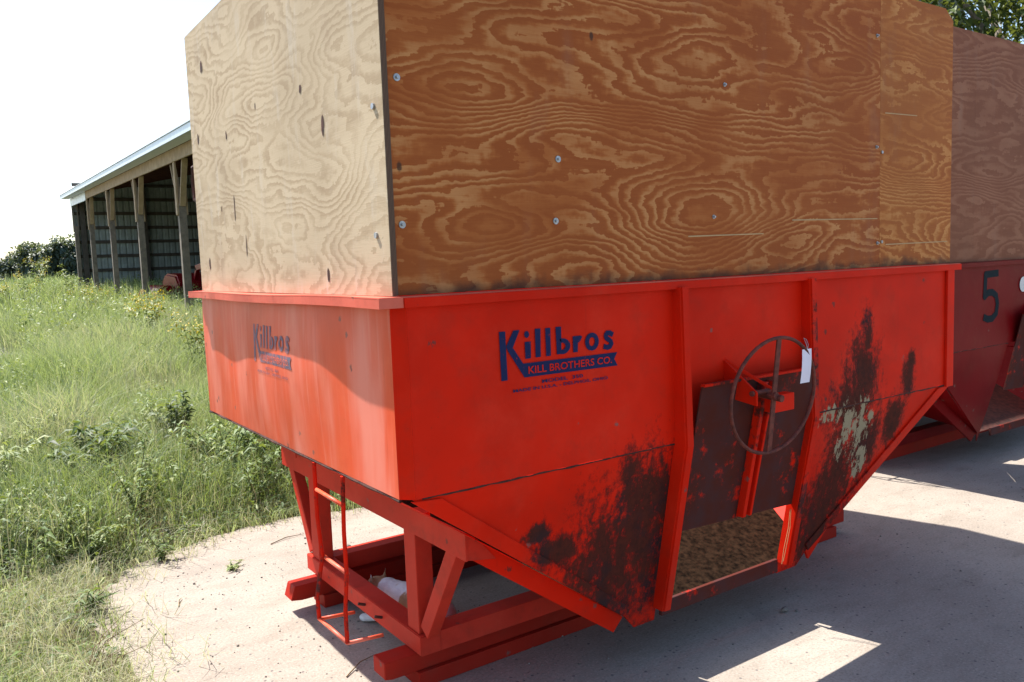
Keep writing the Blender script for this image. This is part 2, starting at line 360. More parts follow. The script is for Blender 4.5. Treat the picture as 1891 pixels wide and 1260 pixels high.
def stroke_letters():
    """outlines of the printed logo in (x, height above crease); returns list of polygons"""
    P_ = [[(.3472,.4642),(.3704,.4642),(.3731,.312),(.3498,.312)], [(.3715,.4163),(.4009,.4645),(.4245,.4645),(.397,.4114),(.3794,.3996)],
          [(.3794,.3996),(.397,.4114),(.4339,.3581),(.4369,.3138)], [(.4339,.3581),(.8265,.3581),(.8122,.336),(.8265,.3125),(.4369,.3138)],
          [(.4424,.4254),(.4657,.4254),(.4645,.372),(.4433,.372)], [(.4834,.4635),(.5053,.4635),(.5030,.3728),(.4829,.3728)], [(.5239,.4625),(.5445,.4625),(.5436,.3725),(.5244,.3725)],
          [(.5653,.463),(.5881,.463),(.5863,.3745),(.5680,.3745)], [(.6346,.4275),(.657,.4275),(.6543,.3745),(.6355,.3745)]]
    c = lambda cx, cz, rx, rz, k=18, a0=0, a1=2*math.pi: [(cx+rx*math.cos(a0+(a1-a0)*i/k), cz+rz*math.sin(a0+(a1-a0)*i/k)) for i in range(k+1)]
    P_.append(c(.451, .4484, .0095, .011, 12)[:-1])
    def ring(cx, cz, rx, rz, ix, iz, a0=0, a1=2*math.pi, k=22):
        o, i = c(cx, cz, rx, rz, k, a0, a1), c(cx, cz, ix, iz, k, a0, a1)
        for q in range(k): P_.append([o[q], o[q+1], i[q+1], i[q]])
    ring(.7158, .4031, .0300, .0300, .0125, .0150)
    ring(.5915, .3988, .0320, .0256, .0120, .0115, -math.pi*.62, math.pi*.62)
    ring(.6640, .4040, .0170, .0240, .002, .006, math.pi*.28, math.pi*.95, 8)
    s = [(.8060,.4200),(.7950,.4262),(.7830,.4265),(.7760,.4190),(.7790,.4100),(.7900,.4035),(.7985,.3965),(.8010,.3880),(.7950,.3800),(.7830,.3780),(.7690,.3825)]
    w_ = .0085
    for (a, b), (d, e) in zip(s, s[1:]):
        l = math.hypot(d-a, e-b); nx, nz = -(e-b)/l*w_, (d-a)/l*w_; ex, ez = (d-a)/l*.003, (e-b)/l*.003
        P_.append([(a-ex+nx, b-ez+nz), (d+ex+nx, e+ez+nz), (d+ex-nx, e+ez-nz), (a-ex-nx, b-ez-nz)])
    return P_
def text_polys(txt, x0, x1, z0, hgt, bold=.02):
    cu = bpy.data.curves.new('t', 'FONT'); cu.body = txt; cu.size = 1; cu.offset = bold; cu.resolution_u = 3
    o = bpy.data.objects.new('t', cu); C.objects.link(o); dg = bpy.context.evaluated_depsgraph_get(); me = o.evaluated_get(dg).to_mesh()
    v = np.array([q.co[:2] for q in me.vertices]); f = [list(p.vertices) for p in me.polygons]
    mn, mxx = v.min(0), v.max(0)
    v[:, 0] = x0+(v[:, 0]-mn[0])/(mxx[0]-mn[0])*(x1-x0); v[:, 1] = z0+(v[:, 1]-mn[1])/(mxx[1]-mn[1])*hgt
    bpy.data.objects.remove(o); bpy.data.curves.remove(cu)
    return [[tuple(v[i]) for i in q] for q in f]
def decal(name, polys, to3, mat, parent, step=(0, -.00004, 0)):
    bm_ = bmesh.new()
    for i_, q in enumerate(polys):
        try: bm_.faces.new([bm_.verts.new(Vector(to3(a, b))+Vector(step)*(i_ % 23)) for a, b in q])
        except ValueError: pass
    return mesh_obj(name, bm_, mat, parent)
LOGO = stroke_letters()
SM = text_polys('MODEL  350', .505, .673, .2885, .0115) + text_polys('MADE IN U.S.A. - DELPHOS, OHIO', .392, .781, .2690, .0115)
BANNER = text_polys('KILL BROTHERS CO.', .452, .80, .3235, .024, .012)

def end_bulge(y, z):    # the end sheet is slightly dished
    t = (z-G)/H; s_ = y/W
    return -.012*math.sin(math.pi*t)*math.sin(math.pi*s_) + .004*math.sin(9*s_+2*t)*math.sin(math.pi*t)
def rim_wave(t): return .0045*math.sin(t*1.9+.4)+.0018*math.sin(t*6.1+1)

def make_bin(loc, label, second=False):
    root = empty('gravity_bin', loc, label, 'grain bin', 'gravity bins standing in a row on the concrete')
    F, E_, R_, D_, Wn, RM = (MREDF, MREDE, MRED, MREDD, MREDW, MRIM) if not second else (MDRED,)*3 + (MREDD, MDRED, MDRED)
    PF, PF2, PE = (PLYF, PLYF2, PLYE) if not second else (PLYD, PLYD, PLYE)
    PH = P if not second else 1.52
    CH = .035       # chamfer of the corner
    # --- sheets
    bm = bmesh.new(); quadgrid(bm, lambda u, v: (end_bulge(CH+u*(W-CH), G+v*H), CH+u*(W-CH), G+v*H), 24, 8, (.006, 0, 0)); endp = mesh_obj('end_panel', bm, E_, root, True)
    bm = bmesh.new(); quadgrid(bm, lambda u, v: (L, u*W, G+v*H), 6, 3, (-.006, 0, 0)); mesh_obj('end_panel', bm, R_, root)
    bm = bmesh.new(); prism(bm, [(0, CH+.001, G), (CH, 0, G), (CH, 0, G+H), (0, CH+.001, G+H)], (.004, .004, 0)); mesh_obj('corner_plate', bm, R_, root)
    bm = bmesh.new(); quadgrid(bm, lambda u, v: (CH+.002+u*(L-CH-.002), .0025+.0012*math.sin(u*11)*math.sin(math.pi*v), G+v*H), 40, 6, (0, .006, 0)); side = mesh_obj('side_panel', bm, F, root, True)
    bm = bmesh.new(); quadgrid(bm, lambda u, v: (u*L, W, G+v*H), 6, 3, (0, -.006, 0)); mesh_obj('side_panel', bm, R_, root)
    # hopper: two end slopes, floor, front pieces beside the chute
    yb = SL*.72
    for a, b in ((0, XA), (L, XB)):
        bm = bmesh.new(); vs_ = [bm.verts.new(q) for q in ((a, .004, G-.004), (a, W-.004, G-.004), (b, SL*.655+.01, CA))]; bm.faces.new(vs_); mesh_obj('hopper_slope', bm, R_, root)
    bm = bmesh.new(); vs_ = [bm.verts.new(q) for q in ((0, W-.004, G-.004), (L, W-.004, G-.004), (XB, SL*.655+.01, CA), (XA, SL*.655+.01, CA))]; bm.faces.new(vs_); mesh_obj('hopper_floor', bm, INNER if not second else MRUST, root)
    fy = lambda z: SL*(G-z)
    bm = bmesh.new(); box(bm, PL+.012, PR-.03, SL*.655-.012, SL*.655+.004, CA-.045, CA+.012, .002); mesh_obj('chute_lip', bm, D_, root)
    for poly in ([(.03, G), (PL, G), (PL, CZ), (XA+.06, CZ), (XA, CA)] if not second else [(.03, G), (PL, G), (PL-.03, G-.22), (XA+.03, CZ), (XA, CA)], [(L-.0, G), (PR, G), (PR, CZ), (XB-.06, CZ), (XB, CA)]):
        bm = bmesh.new(); prism(bm, [(x, fy(z)+.006, z-.002) for x, z in poly], (0, .006, 0)); mesh_obj('hopper_front_panel', bm, F, root)

    # crease bead
    for a, b in ((.06, PL-.01), (PR+.012, L-.02)):
        bm = bmesh.new(); k = 40; r_ = random.Random(int(a*100)+5)
        tube(bm, [(a+(b-a)*i/k, .004, G-.003+r_.uniform(-.0015, .0015)) for i in range(k+1)], [r_.uniform(.0018, .0042) for i in range(k+1)], 6); mesh_obj('seam_gap_strip', bm, MRUST, root)
    bm = bmesh.new(); r_ = random.Random(12); tube(bm, [(.004+r_.uniform(-.002, .002), CH+(W-CH)*i/30, G-.006) for i in range(31)], [r_.uniform(.004, .008) for i in range(31)], 6); mesh_obj('seam_gap_strip', bm, MRUST, root)  # dark strip painting the shaded gap below the end panel
    # diagonal edge flanges (face strip) and the angle behind
    for s_, (a, b) in ((1, (.02, XA)), (-1, (L-.0, XB))):
        d = Vector((b-a, 0, CA-G)).normalized(); nrm = Vector((-d.z, 0, d.x)); nrm = nrm if nrm.z > 0 else -nrm
        p0, p1 = Vector((a, 0, G-.004)), Vector((b, 0, CA-.004)); wd = .052
        pts = [p0, p1, p1+nrm*wd*.8, p0+nrm*wd+d*.088]
        bm = bmesh.new(); prism(bm, [(q.x, fy(q.z)-.004, q.z) for q in pts], (0, .009, 0)); bmesh.ops.bevel(bm, geom=bm.edges[:], offset=.0015, segments=1, affect='EDGES'); mesh_obj('edge_flange', bm, F, root)
        q0, q1 = p0+d*.41, p1+d*.0; dn = -nrm*.068
        pts = [q0-nrm*.002, q1-nrm*.002, q1+dn, q0+dn]
        bm = bmesh.new(); prism(bm, [(q.x, fy(q.z)+(.135 if q.x < .6 or q.x > L-.6 else .012), q.z) for q in pts], (0, .012, 0)); mesh_obj('edge_angle', bm, R_, root)
    # vertical corner flange on the far end of the front face
    bm = bmesh.new(); box(bm, L-.05, L+.012, -.012, .001, G-.01, G+H-.02, .002); mesh_obj('corner_flange', bm, R_, root)
    # chute posts: angles that bend inward at the crease
    for x in (PL, PR) if not second else (PR,):
        bm = bmesh.new()
        prism(bm, [(x-.022, .003, G+H-.02), (x-.022, .003, G), (x-.022, fy(CZ+.06), CZ+.06), (x-.022, fy(CZ+.06)-.05, CZ+.06), (x-.022, -.05, G-.005), (x-.022, -.036, G+H-.02)], (.007, 0, 0))
        mesh_obj('chute_post', bm, R_, root)
        bm = bmesh.new()
        prism(bm, [(x-.015, -.043, G+H-.02), (x-.015, -.057, G-.005), (x-.015, fy(CZ+.06)-.057, CZ+.06), (x-.015, fy(CZ+.06)-.05, CZ+.06), (x-.015, -.05, G-.005), (x-.015, -.036, G+H-.02)], (.03, 0, 0))
        mesh_obj('chute_post_flange', bm, Wn if x == PR else R_, root)
    # sliding door in the plane of the hopper front
    dy = -.018
    dpl = lambda x, z, o=0.: (x, fy(z)+dy+o, z)
    bm = bmesh.new(); prism(bm, [dpl(1.17, G+.205), dpl(PR-.0225, G+.205), dpl(PR-.0225, G-.385), dpl(1.15, G-.355)], (0, -.006, 0)); door = mesh_obj('chute_door', bm, D_, root)
    bm = bmesh.new(); prism(bm, [dpl(1.165, G+.215, -.022), dpl(PR-.03, G+.215, -.022), dpl(PR-.03, G+.205, -.022), dpl(1.165, G+.205, -.022)], (0, .02, 0)); mesh_obj('door_lip', bm, Wn, door)
    for x0_, x1_, wd in ((1.478, 1.472, .02), (1.525, 1.515, .012)):
        bm = bmesh.new(); prism(bm, [dpl(x0_, G+.19, -.007), dpl(x0_+wd, G+.19, -.007), dpl(x1_+wd, G-.36, -.007), dpl(x1_, G-.36, -.007)], (0, -.035, 0)); bmesh.ops.bevel(bm, geom=bm.edges[:], offset=.002, segments=1, affect='EDGES'); mesh_obj('door_rail', bm, Wn, door)
    # interior braces above the opening so that the box reads closed behind the door: front sheet between the posts ends at crease
    # bracket, shaft and handwheel
    bm = bmesh.new(); prism(bm, [(1.36, .001, G+.28), (1.36, -.15, G+.17), (1.36, -.15, G+.12), (1.36, .001, G+.14)], (.008, 0, 0)); br = mesh_obj('shaft_bracket', bm, R_, root)
    bm = bmesh.new(); prism(bm, [(1.368, .001, G+.285), (1.46, -.15, G+.175), (1.46, -.156, G+.17), (1.368, -.004, G+.28)], (.0, -.0, -.012)); mesh_obj('bracket_arm', bm, R_, br)
    bm = bmesh.new(); box(bm, 1.44, 1.56, -.165, -.12, G+.085, G+.15, .004); mesh_obj('bearing_block', bm, R_, br)
    bm = bmesh.new(); tube(bm, [(1.35, -.135, G+.165), (1.475, -.135, G+.165)], .010, 10); mesh_obj('pinion_shaft', bm, MWHEEL, br, True)
    bm = bmesh.new(); tube(bm, [(1.435, -.05, G+.155), (1.435, -.205, G+.145)], .013, 10); mesh_obj('wheel_shaft', bm, MWHEEL, root, True)
    wc = Vector((1.42, -.18, G+.155)); tilt = rad(7)
    wa = Vector((math.cos(tilt), -math.sin(tilt)*.6, 0)).normalized(); wb = Vector((.02, -.10, 1)).normalized(); RW = .215
    bm = bmesh.new(); tube(bm, [wc+RW*(math.cos(t)*wa+math.sin(t)*wb) for t in [2*math.pi*i/48 for i in range(48)]], .0068, 8, True); wh = mesh_obj('handwheel', bm, MWHEEL, root, True)
    bm = bmesh.new(); bar(bm, wc-wb*RW*.99, wc+wb*RW*.99, .024, .006, .001, upv=(0, 1, 0)); mesh_obj('spoke', bm, MWHEEL, wh)
    bm = bmesh.new(); tube(bm, [wc+Vector((0, .015, 0)), wc-Vector((0, .012, 0))], .014, 12); mesh_obj('hub', bm, MWHEEL, wh, True)
    # rim flanges
    oh, lp = .055, .026
    bm = bmesh.new(); k = 40; r_ = random.Random(2)
    sect = lambda t: rim_wave(t)
    quadgrid(bm, lambda u, v: (-oh-sect(u*5), -.02+u*(W+.06), G+H-lp+v*lp+.003*math.sin(u*9)), k, 1, (.005, 0, 0)); endr = mesh_obj('end_rim_lip', bm, RM, root, True)
    bm = bmesh.new(); quadgrid(bm, lambda u, v: (-oh-sect(u*5)+v*(oh+.03+sect(u*5)), -.02+u*(W+.06), G+H+.001+.003*math.sin(u*9)*(1-v)), k, 2, (0, 0, .004)); mesh_obj('end_rim_flange', bm, RM, root)
    bm = bmesh.new(); quadgrid(bm, lambda u, v: (-oh-.004+u*(oh+.02), -.0225, G+H-lp+v*(lp+.004)), 1, 1, (0, .0035, 0)); mesh_obj('rim_corner_plate', bm, RM, root)
    bm = bmesh.new(); quadgrid(bm, lambda u, v: (.018+u*(L+.03), -.026-.003*math.sin(u*13)-.002*math.sin(u*37), G+H-lp+v*(lp+.001)), k, 1, (0, .005, 0)); mesh_obj('side_rim_lip', bm, F, root, True)
    bm = bmesh.new(); quadgrid(bm, lambda u, v: (.018+u*(L+.03), -.021+v*.05, G+H+.0015), k, 1, (0, 0, .0035)); mesh_obj('side_rim_flange', bm, RM, root)
    bm = bmesh.new(); box(bm, -.03, L+.03, W, W+.045, G+H-lp, G+H+.006); mesh_obj('side_rim_lip', bm, R_, root)
    bm = bmesh.new(); box(bm, L, L+.045, 0, W-.001, G+H-lp, G+H+.005); mesh_obj('end_rim_lip', bm, R_, root)
    # plywood sideboards
    z0, z1 = G+H+.007, G+H+PH
    bm = bmesh.new(); prism(bm, [(.0, .012, z0), (.0, W-.02, z0), (.0, W-.02, z1-.004), (.0, W-.03, z1), (.0, .012, z1)], (.018, 0, 0)); pe_ = mesh_obj('plywood_panel', bm, PE, root)
    bm = bmesh.new(); box(bm, .001, .0175, .0085, .0115, z0+.001, z1-.001); mesh_obj('plywood_edge', bm, PLYEDGE, pe_)
    sx = 2.421 if not second else .62
    bm = bmesh.new(); box(bm, .0205, sx-.0015, .020, .038, z0, z1, .0012); pf = mesh_obj('plywood_panel', bm, PF, root)
    bm = bmesh.new(); prism(bm, [(sx+.0015, .0215, z0), (L+.03 if not second else L, .0215, z0), (L+.03 if not second else L, .0215, z1-.05), (L-.04, .0215, z1), (sx+.0015, .0215, z1)], (0, .018, 0)); pf2 = mesh_obj('plywood_panel', bm, PF2, root)
    bm = bmesh.new(); box(bm, .02, L-.02, W-.038, W-.0205, z0, z1-(.12 if not second else .02)); mesh_obj('plywood_panel', bm, PE, root)
    bm = bmesh.new(); box(bm, sx-.045, sx+.045, .0405, .08, z0, z1-.05); mesh_obj('seam_light_block', bm, PE, pf)  # added strip, stops sunlight leaking through the sheet seam
    bm = bmesh.new(); box(bm, L-.02, L-.002, .041, W-.04, z0, z1-.02); mesh_obj('plywood_panel', bm, PE, root)
    FR = MFRAME if not second else MDRED
    # end leg frames: top angle with gusset, two legs, two braces, sill
    for xf, sg in ((.30, 1), (L-.30, -1)):
        x = lambda q: xf+sg*q
        bm = bmesh.new(); prism(bm, [(x(0), .178, G-.205), (x(0), 1.965, G-.205), (x(0), 1.965, G-.302), (x(0), .178, G-.302)], (sg*.008, 0, 0)); bmesh.ops.bevel(bm, geom=bm.edges[:], offset=.0015, segments=1, affect='EDGES'); mesh_obj('top_beam', bm, FR, root)
        bm = bmesh.new(); prism(bm, [(x(.008), .18, G-.206), (x(.008), .18, G-.30), (x(.12), .18, G-.318), (x(.05), .18, G-.236)], (0, .007, 0)); mesh_obj('beam_gusset', bm, FR, root)
        bm = bmesh.new(); prism(bm, [(x(-.02), 1.70, G-.10), (x(-.02), 2.07, G-.03), (x(-.02), 2.07, G-.11), (x(-.02), 1.70, G-.22)], (sg*.006, 0, 0)); mesh_obj('beam_end_plate', bm, FR, root)
        for y in (.60, 1.585):
            bm = bmesh.new(); box(bm, min(x(.009), x(.079)), max(x(.009), x(.079)), y-.045, y+.045, G-.69, G-.235, .004); mesh_obj('leg', bm, FR, root)
        for ya, yb_ in ((.53, .29), (1.66, 1.89)):
            bm = bmesh.new(); bar(bm, (x(.04), ya, G-.675), (x(.04), yb_, G-.29), .06, .05, .003, upv=(1, 0, 0)); mesh_obj('brace', bm, FR, root)
        bm = bmesh.new(); prism(bm, [(x(0), .53, G-.69), (x(0), 1.685, G-.69), (x(0), 1.685, G-.766), (x(0), .53, G-.766)], (sg*.085, 0, 0)); bmesh.ops.bevel(bm, geom=bm.edges[:], offset=.003, segments=2, affect='EDGES'); mesh_obj('sill', bm, FR, root)
        for y in (.86, 1.02):
            bm = bmesh.new(); tube(bm, [(x(-.03), y, G-.715), (x(-.001), y-.005, G-.725)], .006, 6); mesh_obj('bolt', bm, MRUST, root)
    for y in (.535, 1.55):
        bm = bmesh.new(); box(bm, .386, L-.386, y, y+.09, G-.768, G-.69, .003); mesh_obj('base_rail', bm, FR, root)
    # access ladder of bent rod
    rl = [(.0, .705, G-.012), (-.006, .69, G-.2), (-.004, .667, G-.345), (-.02, .70, G-.50), (-.012, .716, G-.592)]
    rr = [(.0, .449, G-.012), (-.004, .455, G-.2), (.0, .463, G-.35), (-.012, .462, G-.48), (-.008, .472, G-.594)]
    bm = bmesh.new(); tube(bm, rl, .0078, 8); lad = mesh_obj('ladder', bm, Wn, root, True)
    bm = bmesh.new(); tube(bm, rr, .0078, 8); mesh_obj('ladder_rail', bm, Wn, lad, True)
    for a, b in (((-.005, .682, G-.105), (-.005, .452, G-.11)), ((.004, .668, G-.350), (.004, .463, G-.352)), ((-.012, .718, G-.592), (-.008, .470, G-.594)), ((-.012, .716, G-.594), (.12, .70, G-.60)), ((-.008, .472, G-.596), (.12, .46, G-.60))):
        bm = bmesh.new(); tube(bm, [a, b], .0070, 8); mesh_obj('rung', bm, E_ , lad, True)
    return root, endp, side, pe_, pf, pf2

MDRED = red_paint('dark_red_paint', base=(.20, .004, .006), chips=.5, rough=.42, dirt=.4)
bin1, endp, side, pe1, pf1, pf2 = make_bin((0, 0, 0), 'bright orange-red steel bin with Killbros lettering, handwheel and tall plywood sideboards')
# printed logo, front and end
decal('logo_lettering', LOGO+SM, lambda a, b: (a, .0004, G+b), MBLUE, side)
decal('banner_lettering', BANNER, lambda a, b: (a, -.0008, G+b), MRED, side)
toe = lambda off: (lambda a, b: (lambda y: (end_bulge(y, G+b)-off, y, G+b))(1.287-(a-.346)*.945))
decal('logo_lettering', LOGO+SM, toe(.0012), MBLUEE, endp, (-.00004, 0, 0))
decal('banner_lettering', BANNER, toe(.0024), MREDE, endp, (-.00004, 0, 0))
# washers and bolts on the plywood
for x, z in ((.05, 1.199), (.045, .792), (.611, .997), (.594, .801), (1.403, 1.30), (1.335, .815), (2.390, 1.596), (2.40, .70), (2.39, 1.12)):
    big = x < 1; bm = bmesh.new(); tube(bm, [(x, .0195, G+z), (x, .0165, G+z)], .0105 if big else .0075, 14); b_ = mesh_obj('washer', bm, MSTEEL, pf1)
    bm = bmesh.new(); tube(bm, [(x, .0163, G+z), (x, .010, G+z)], .0042, 6); mesh_obj('bolt', bm, MSTEEL, b_)
for x, z in ((2.435, 1.1), (2.435, .705)):
    bm = bmesh.new(); tube(bm, [(x, .021, G+z), (x, .016, G+z)], .007, 8); mesh_obj('bolt', bm, MSTEEL, pf2)
for y, z in ((.091, .766), (.069, 1.125), (.075, 1.6)):
    bm = bmesh.new(); tube(bm, [(-.0005, y, G+z), (-.006, y, G+z)], .009, 8); mesh_obj('bolt', bm, MSTEEL, pe1)
# dark knot holes and splits in the end veneer
r_ = random.Random(4)
for y, z, a, b in ((.445, 1.132, .014, .034), (1.814, 1.6, .02, .03), (.466, .655, .012, .03), (.621, 1.279, .012, .016), (1.5, 1.25, .01, .02), (1.45, .95, .006, .07), (1.32, .78, .006, .05), (1.9, .72, .012, .03), (1.6, 1.9, .01, .03), (1.95, 1.3, .012, .03)):
    k = 10; bm = bmesh.new(); bm.faces.new([bm.verts.new((-.0012, y+a*math.cos(2*math.pi*i/k)*r_.uniform(.6, 1.1), G+z+b*math.sin(2*math.pi*i/k)*r_.uniform(.7, 1.1))) for i in range(k)])
    mesh_obj('veneer_split', bm, MRUST, pe1)
# pale scratch lines on the varnished sheet
SCR = plain('scratched_wood', (.50, .33, .16), .7, .2)
for x0, x1, z, pnl in ((1.20, 1.62, .742, pf1), (1.80, 2.40, .80, pf1), (2.46, 2.72, 1.27, pf2), (2.47, 3.0, .69, pf2)):
    bm = bmesh.new(); prism(bm, [(x0, .0185 if pnl is pf1 else .0203, G+z), (x1, .0185 if pnl is pf1 else .0203, G+z+.006), (x1, .0185 if pnl is pf1 else .0203, G+z+.010), (x0, .0185 if pnl is pf1 else .0203, G+z+.005)], (0, .001, 0)); mesh_obj('scratch', bm, SCR, pnl)
# pull loop at the far edge of the end sheet
bm = bmesh.new(); tube(bm, [(.03, W-.015, G+1.20), (.02, W+.05, G+1.19), (.02, W+.07, G+1.12), (.02, W+.055, G+1.04), (.03, W-.015, G+1.02)], .016, 8); mesh_obj('strap_loop', bm, MRUST, pe1, True)

B2 = Vector((4.10, .72, -.03))
bin2, *_r = make_bin(B2, 'dark red steel bin with number 5 and red-brown plywood, farther right', True)
side2 = _r[1]
MTEAL = (lambda n: n.pbr(n.mix(n.step(n.noise(scale=20, detail=5), .55, .75), (.012, .022, .028), (.05, .02, .02)), .7, .08))(NT('dark_stencil_paint'))
def stroke(path, w_, k=None):
    out = []
    for (a, b), (d, e) in zip(path, path[1:]):
        l = math.hypot(d-a, e-b); nx, nz = -(e-b)/l*w_, (d-a)/l*w_; ex, ez = (d-a)/l*w_*.35, (e-b)/l*w_*.35
        out.append([(a-ex+nx, b-ez+nz), (d+ex+nx, e+ez+nz), (d+ex-nx, e+ez-nz), (a-ex-nx, b-ez-nz)])
    return out
five = [(.235,.40),(.06,.395),(.05,.235),(.10,.262),(.16,.262),(.215,.235),(.235,.175),(.22,.105),(.165,.07),(.10,.068),(.045,.085)]
FX, FZ = .70, .125
dots = [[(FX+a*.98+.024*math.cos(i*.524), FZ+b*.95+.024*math.sin(i*.524)) for i in range(12)] for a, b in five[1:-1]]
decal('stencil_number', stroke([(FX+a*.98, FZ+b*.95) for a, b in five], .024)+dots, lambda a, b: (a, .0004, G+b), MTEAL, side2)
WHITE = plain('white_sticker', (.75, .74, .72), .6, .08)
bm = bmesh.new(); bm.faces.new([bm.verts.new((1.30+.055*math.cos(2*math.pi*i/24), -.0045, G+.41+.055*math.sin(2*math.pi*i/24))) for i in range(24)]); mesh_obj('round_sticker', bm, WHITE, side2)

# ------------------------------------------------------------------ skid timbers
MSKID = red_paint('red_painted_timber', base=(.36, .022, .012), chips=1.2, dirt=.5, rough=.6)
for y, lab in ((.575, 'red painted timber skid under the near legs of the Killbros bin'), (1.505, 'red painted timber skid under the far legs of the Killbros bin')):
    e = empty('skid_timber', (0, y, 0), lab, 'timber', 'timber skids under the bin')
    bm = bmesh.new(); prism(bm, [(.15 if y > 1 else .17, 0, .068), (.20, 0, .0605), (3.0, 0, .0605), (3.0, 0, .131), (.17, 0, .131)], (0, .095, 0)); bmesh.ops.bevel(bm, geom=bm.edges[:], offset=.003, segments=1, affect='EDGES'); mesh_obj('upper_plank', bm, MSKID, e)
    bm = bmesh.new(); box(bm, .30, 2.9, -.02, .12, .001, .060, .003); mesh_obj('lower_plank', bm, MSKID, e)
for y, lab in ((.575, 'dark timber skid under the near legs of the number 5 bin'), (1.505, 'dark timber skid under the far legs of the number 5 bin')):
    e = empty('skid_timber', (B2.x, B2.y+y, 0), lab, 'timber', 'timber skids under the bin')
    bm = bmesh.new(); box(bm, .15, 3., 0, .12, .001, .098, .003); mesh_obj('upper_plank', bm, MSKID, e)

# ------------------------------------------------------------------ tag and twine
t_ = Vector((1.575, -.21, G+.325))
te = empty('paper_tag', t_, 'small blank white paper tag wired to the rusty handwheel', 'tag')
PAPER = plain('paper', (.78, .74, .84), .7, .05)
bm = bmesh.new(); quadgrid(bm, lambda u, v: (-.03+u*.055-.012*(1-v), -.004*math.sin(v*3), -.135+v*.125), 2, 4, (0, .0006, 0)); mesh_obj('card', bm, PAPER, te)
bm = bmesh.new(); tube(bm, [(.0, .0, -.015), (.012, .004, .005), (.010, .012, .025), (-.006, .010, .03), (-.004, .0, .006), (.0, 0, -.012)], .0012, 5); mesh_obj('wire', bm, MSTEEL, te)
TW = plain('straw_twine', (.42, .24, .10), .8, .2)
bm = bmesh.new(); tube(bm, [(1.806, .04, .50), (1.80, .045, .42), (1.775, .05, .33), (1.762, .05, .27)], .0015, 5); tube(bm, [(1.812, .04, .50), (1.812, .045, .42), (1.79, .05, .33), (1.772, .05, .28)], .0013, 5)
tag(mesh_obj('twine', bm, TW), 'thin straw-coloured twine hanging below the chute door', 'twine')

# ------------------------------------------------------------------ cat
def make_cat():
    n = NT('cat_fur'); X, Y, Z = n.sep(); nz = n.mul(n.sub(n.noise(scale=26, detail=4), .5), .05)
    def blob(c, r):
        d = n.n('ShaderNodeVectorMath', operation='DISTANCE'); n.set(d.inputs[0], n.oc); d.inputs[1].default_value = c
        return n.step(n.add(d.outputs['Value'], nz), r, r-.016)
    orange = n.mx(n.mx(blob((-.06, -.01, .15), .052), blob((-.02, .27, .15), .075)), n.mx(blob((.02, -.14, .16), .05), blob((-.04, .12, .21), .03)))
    fur = n.noise(n.vmap(scale=(1, .4, 1)), scale=120, detail=4)
    c = n.mix(orange, n.mix(fur, (.66, .64, .62), (.82, .80, .78)), n.mix(fur, (.30, .17, .09), (.46, .29, .16)))
    mat = n.pbr(c, .95, .1, normal=n.bump(fur, .5, .006))
    bm = bmesh.new()
    def ball(c, r, rot=(0, 0, 0)):
        m = Matrix.Translation(c) @ Matrix.Rotation(rot[2], 4, 'Z') @ Matrix.Rotation(rot[0], 4, 'X') @ Matrix.Diagonal((*r, 1))
        bmesh.ops.create_uvsphere(bm, u_segments=20, v_segments=14, radius=1, matrix=m)
    # lying along +y (head), haunches at -y, belly on the ground
    ball((0, -.10, .098), (.090, .12, .098)); ball((0, -.03, .102), (.086, .16, .100)); ball((0, .06, .100), (.078, .15, .094)); ball((-.004, .14, .108), (.062, .11, .078))
    ball((-.03, -.09, .06), (.06, .10, .06)); ball((-.01, .19, .125), (.055, .07, .062))          # thigh, neck
    ball((-.025, .255, .135), (.048, .054, .047)); ball((-.045, .297, .121), (.024, .026, .022))      # skull, muzzle
    for s in (-1, 1): ball((-.03+s*.020, .30, .116), (.016, .016, .014))
    for sx in (-.042, .022):                                                                      # forelegs
        for i in range(6): t = i/5; ball((sx-.045*t, .17+.075*t, .035-.015*t), (.022-.003*t, .030, .022-.004*t))
        ball((sx-.055, .26, .018), (.02, .028, .017))
    for i in range(12):                                                                           # tail wrapped round
        a = -.9+i*.16; ball((-.02+.125*math.cos(a)*1.0, -.09+.10*math.sin(a), .02), (.017, .017, .016))
    for s in (-1, 1):                                                                             # ears
        c = Vector((-.025+s*.030, .245, .173)); b0 = [c+Vector((-.022, 0, -.014)), c+Vector((.022, .004, -.014)), c+Vector((0, .012, -.014)), c+Vector((0, -.012, -.014))]
        tip = c+Vector((s*.010, -.004, .052)); vs_ = [bm.verts.new(q) for q in (b0[0], b0[2], b0[1], b0[3])]; tv = bm.verts.new(tip)
        bm.faces.new(vs_[::-1])
        for i in range(4): bm.faces.new((vs_[i], vs_[(i+1) % 4], tv))
    o = mesh_obj('cat', bm, mat, smooth=True)
    md = o.modifiers.new('r', 'REMESH'); md.mode = 'VOXEL'; md.voxel_size = .0065; md.use_smooth_shade = True
    md = o.modifiers.new('s', 'SMOOTH'); md.iterations = 10; md.factor = .5
    return o
cat = make_cat(); cat.scale = (1.03,)*3; cat.location = (.525, .985, .001); cat.rotation_euler = (0, 0, rad(9))
tag(cat, 'white cat with tan patches lying in the shade behind the red sill', 'cat')

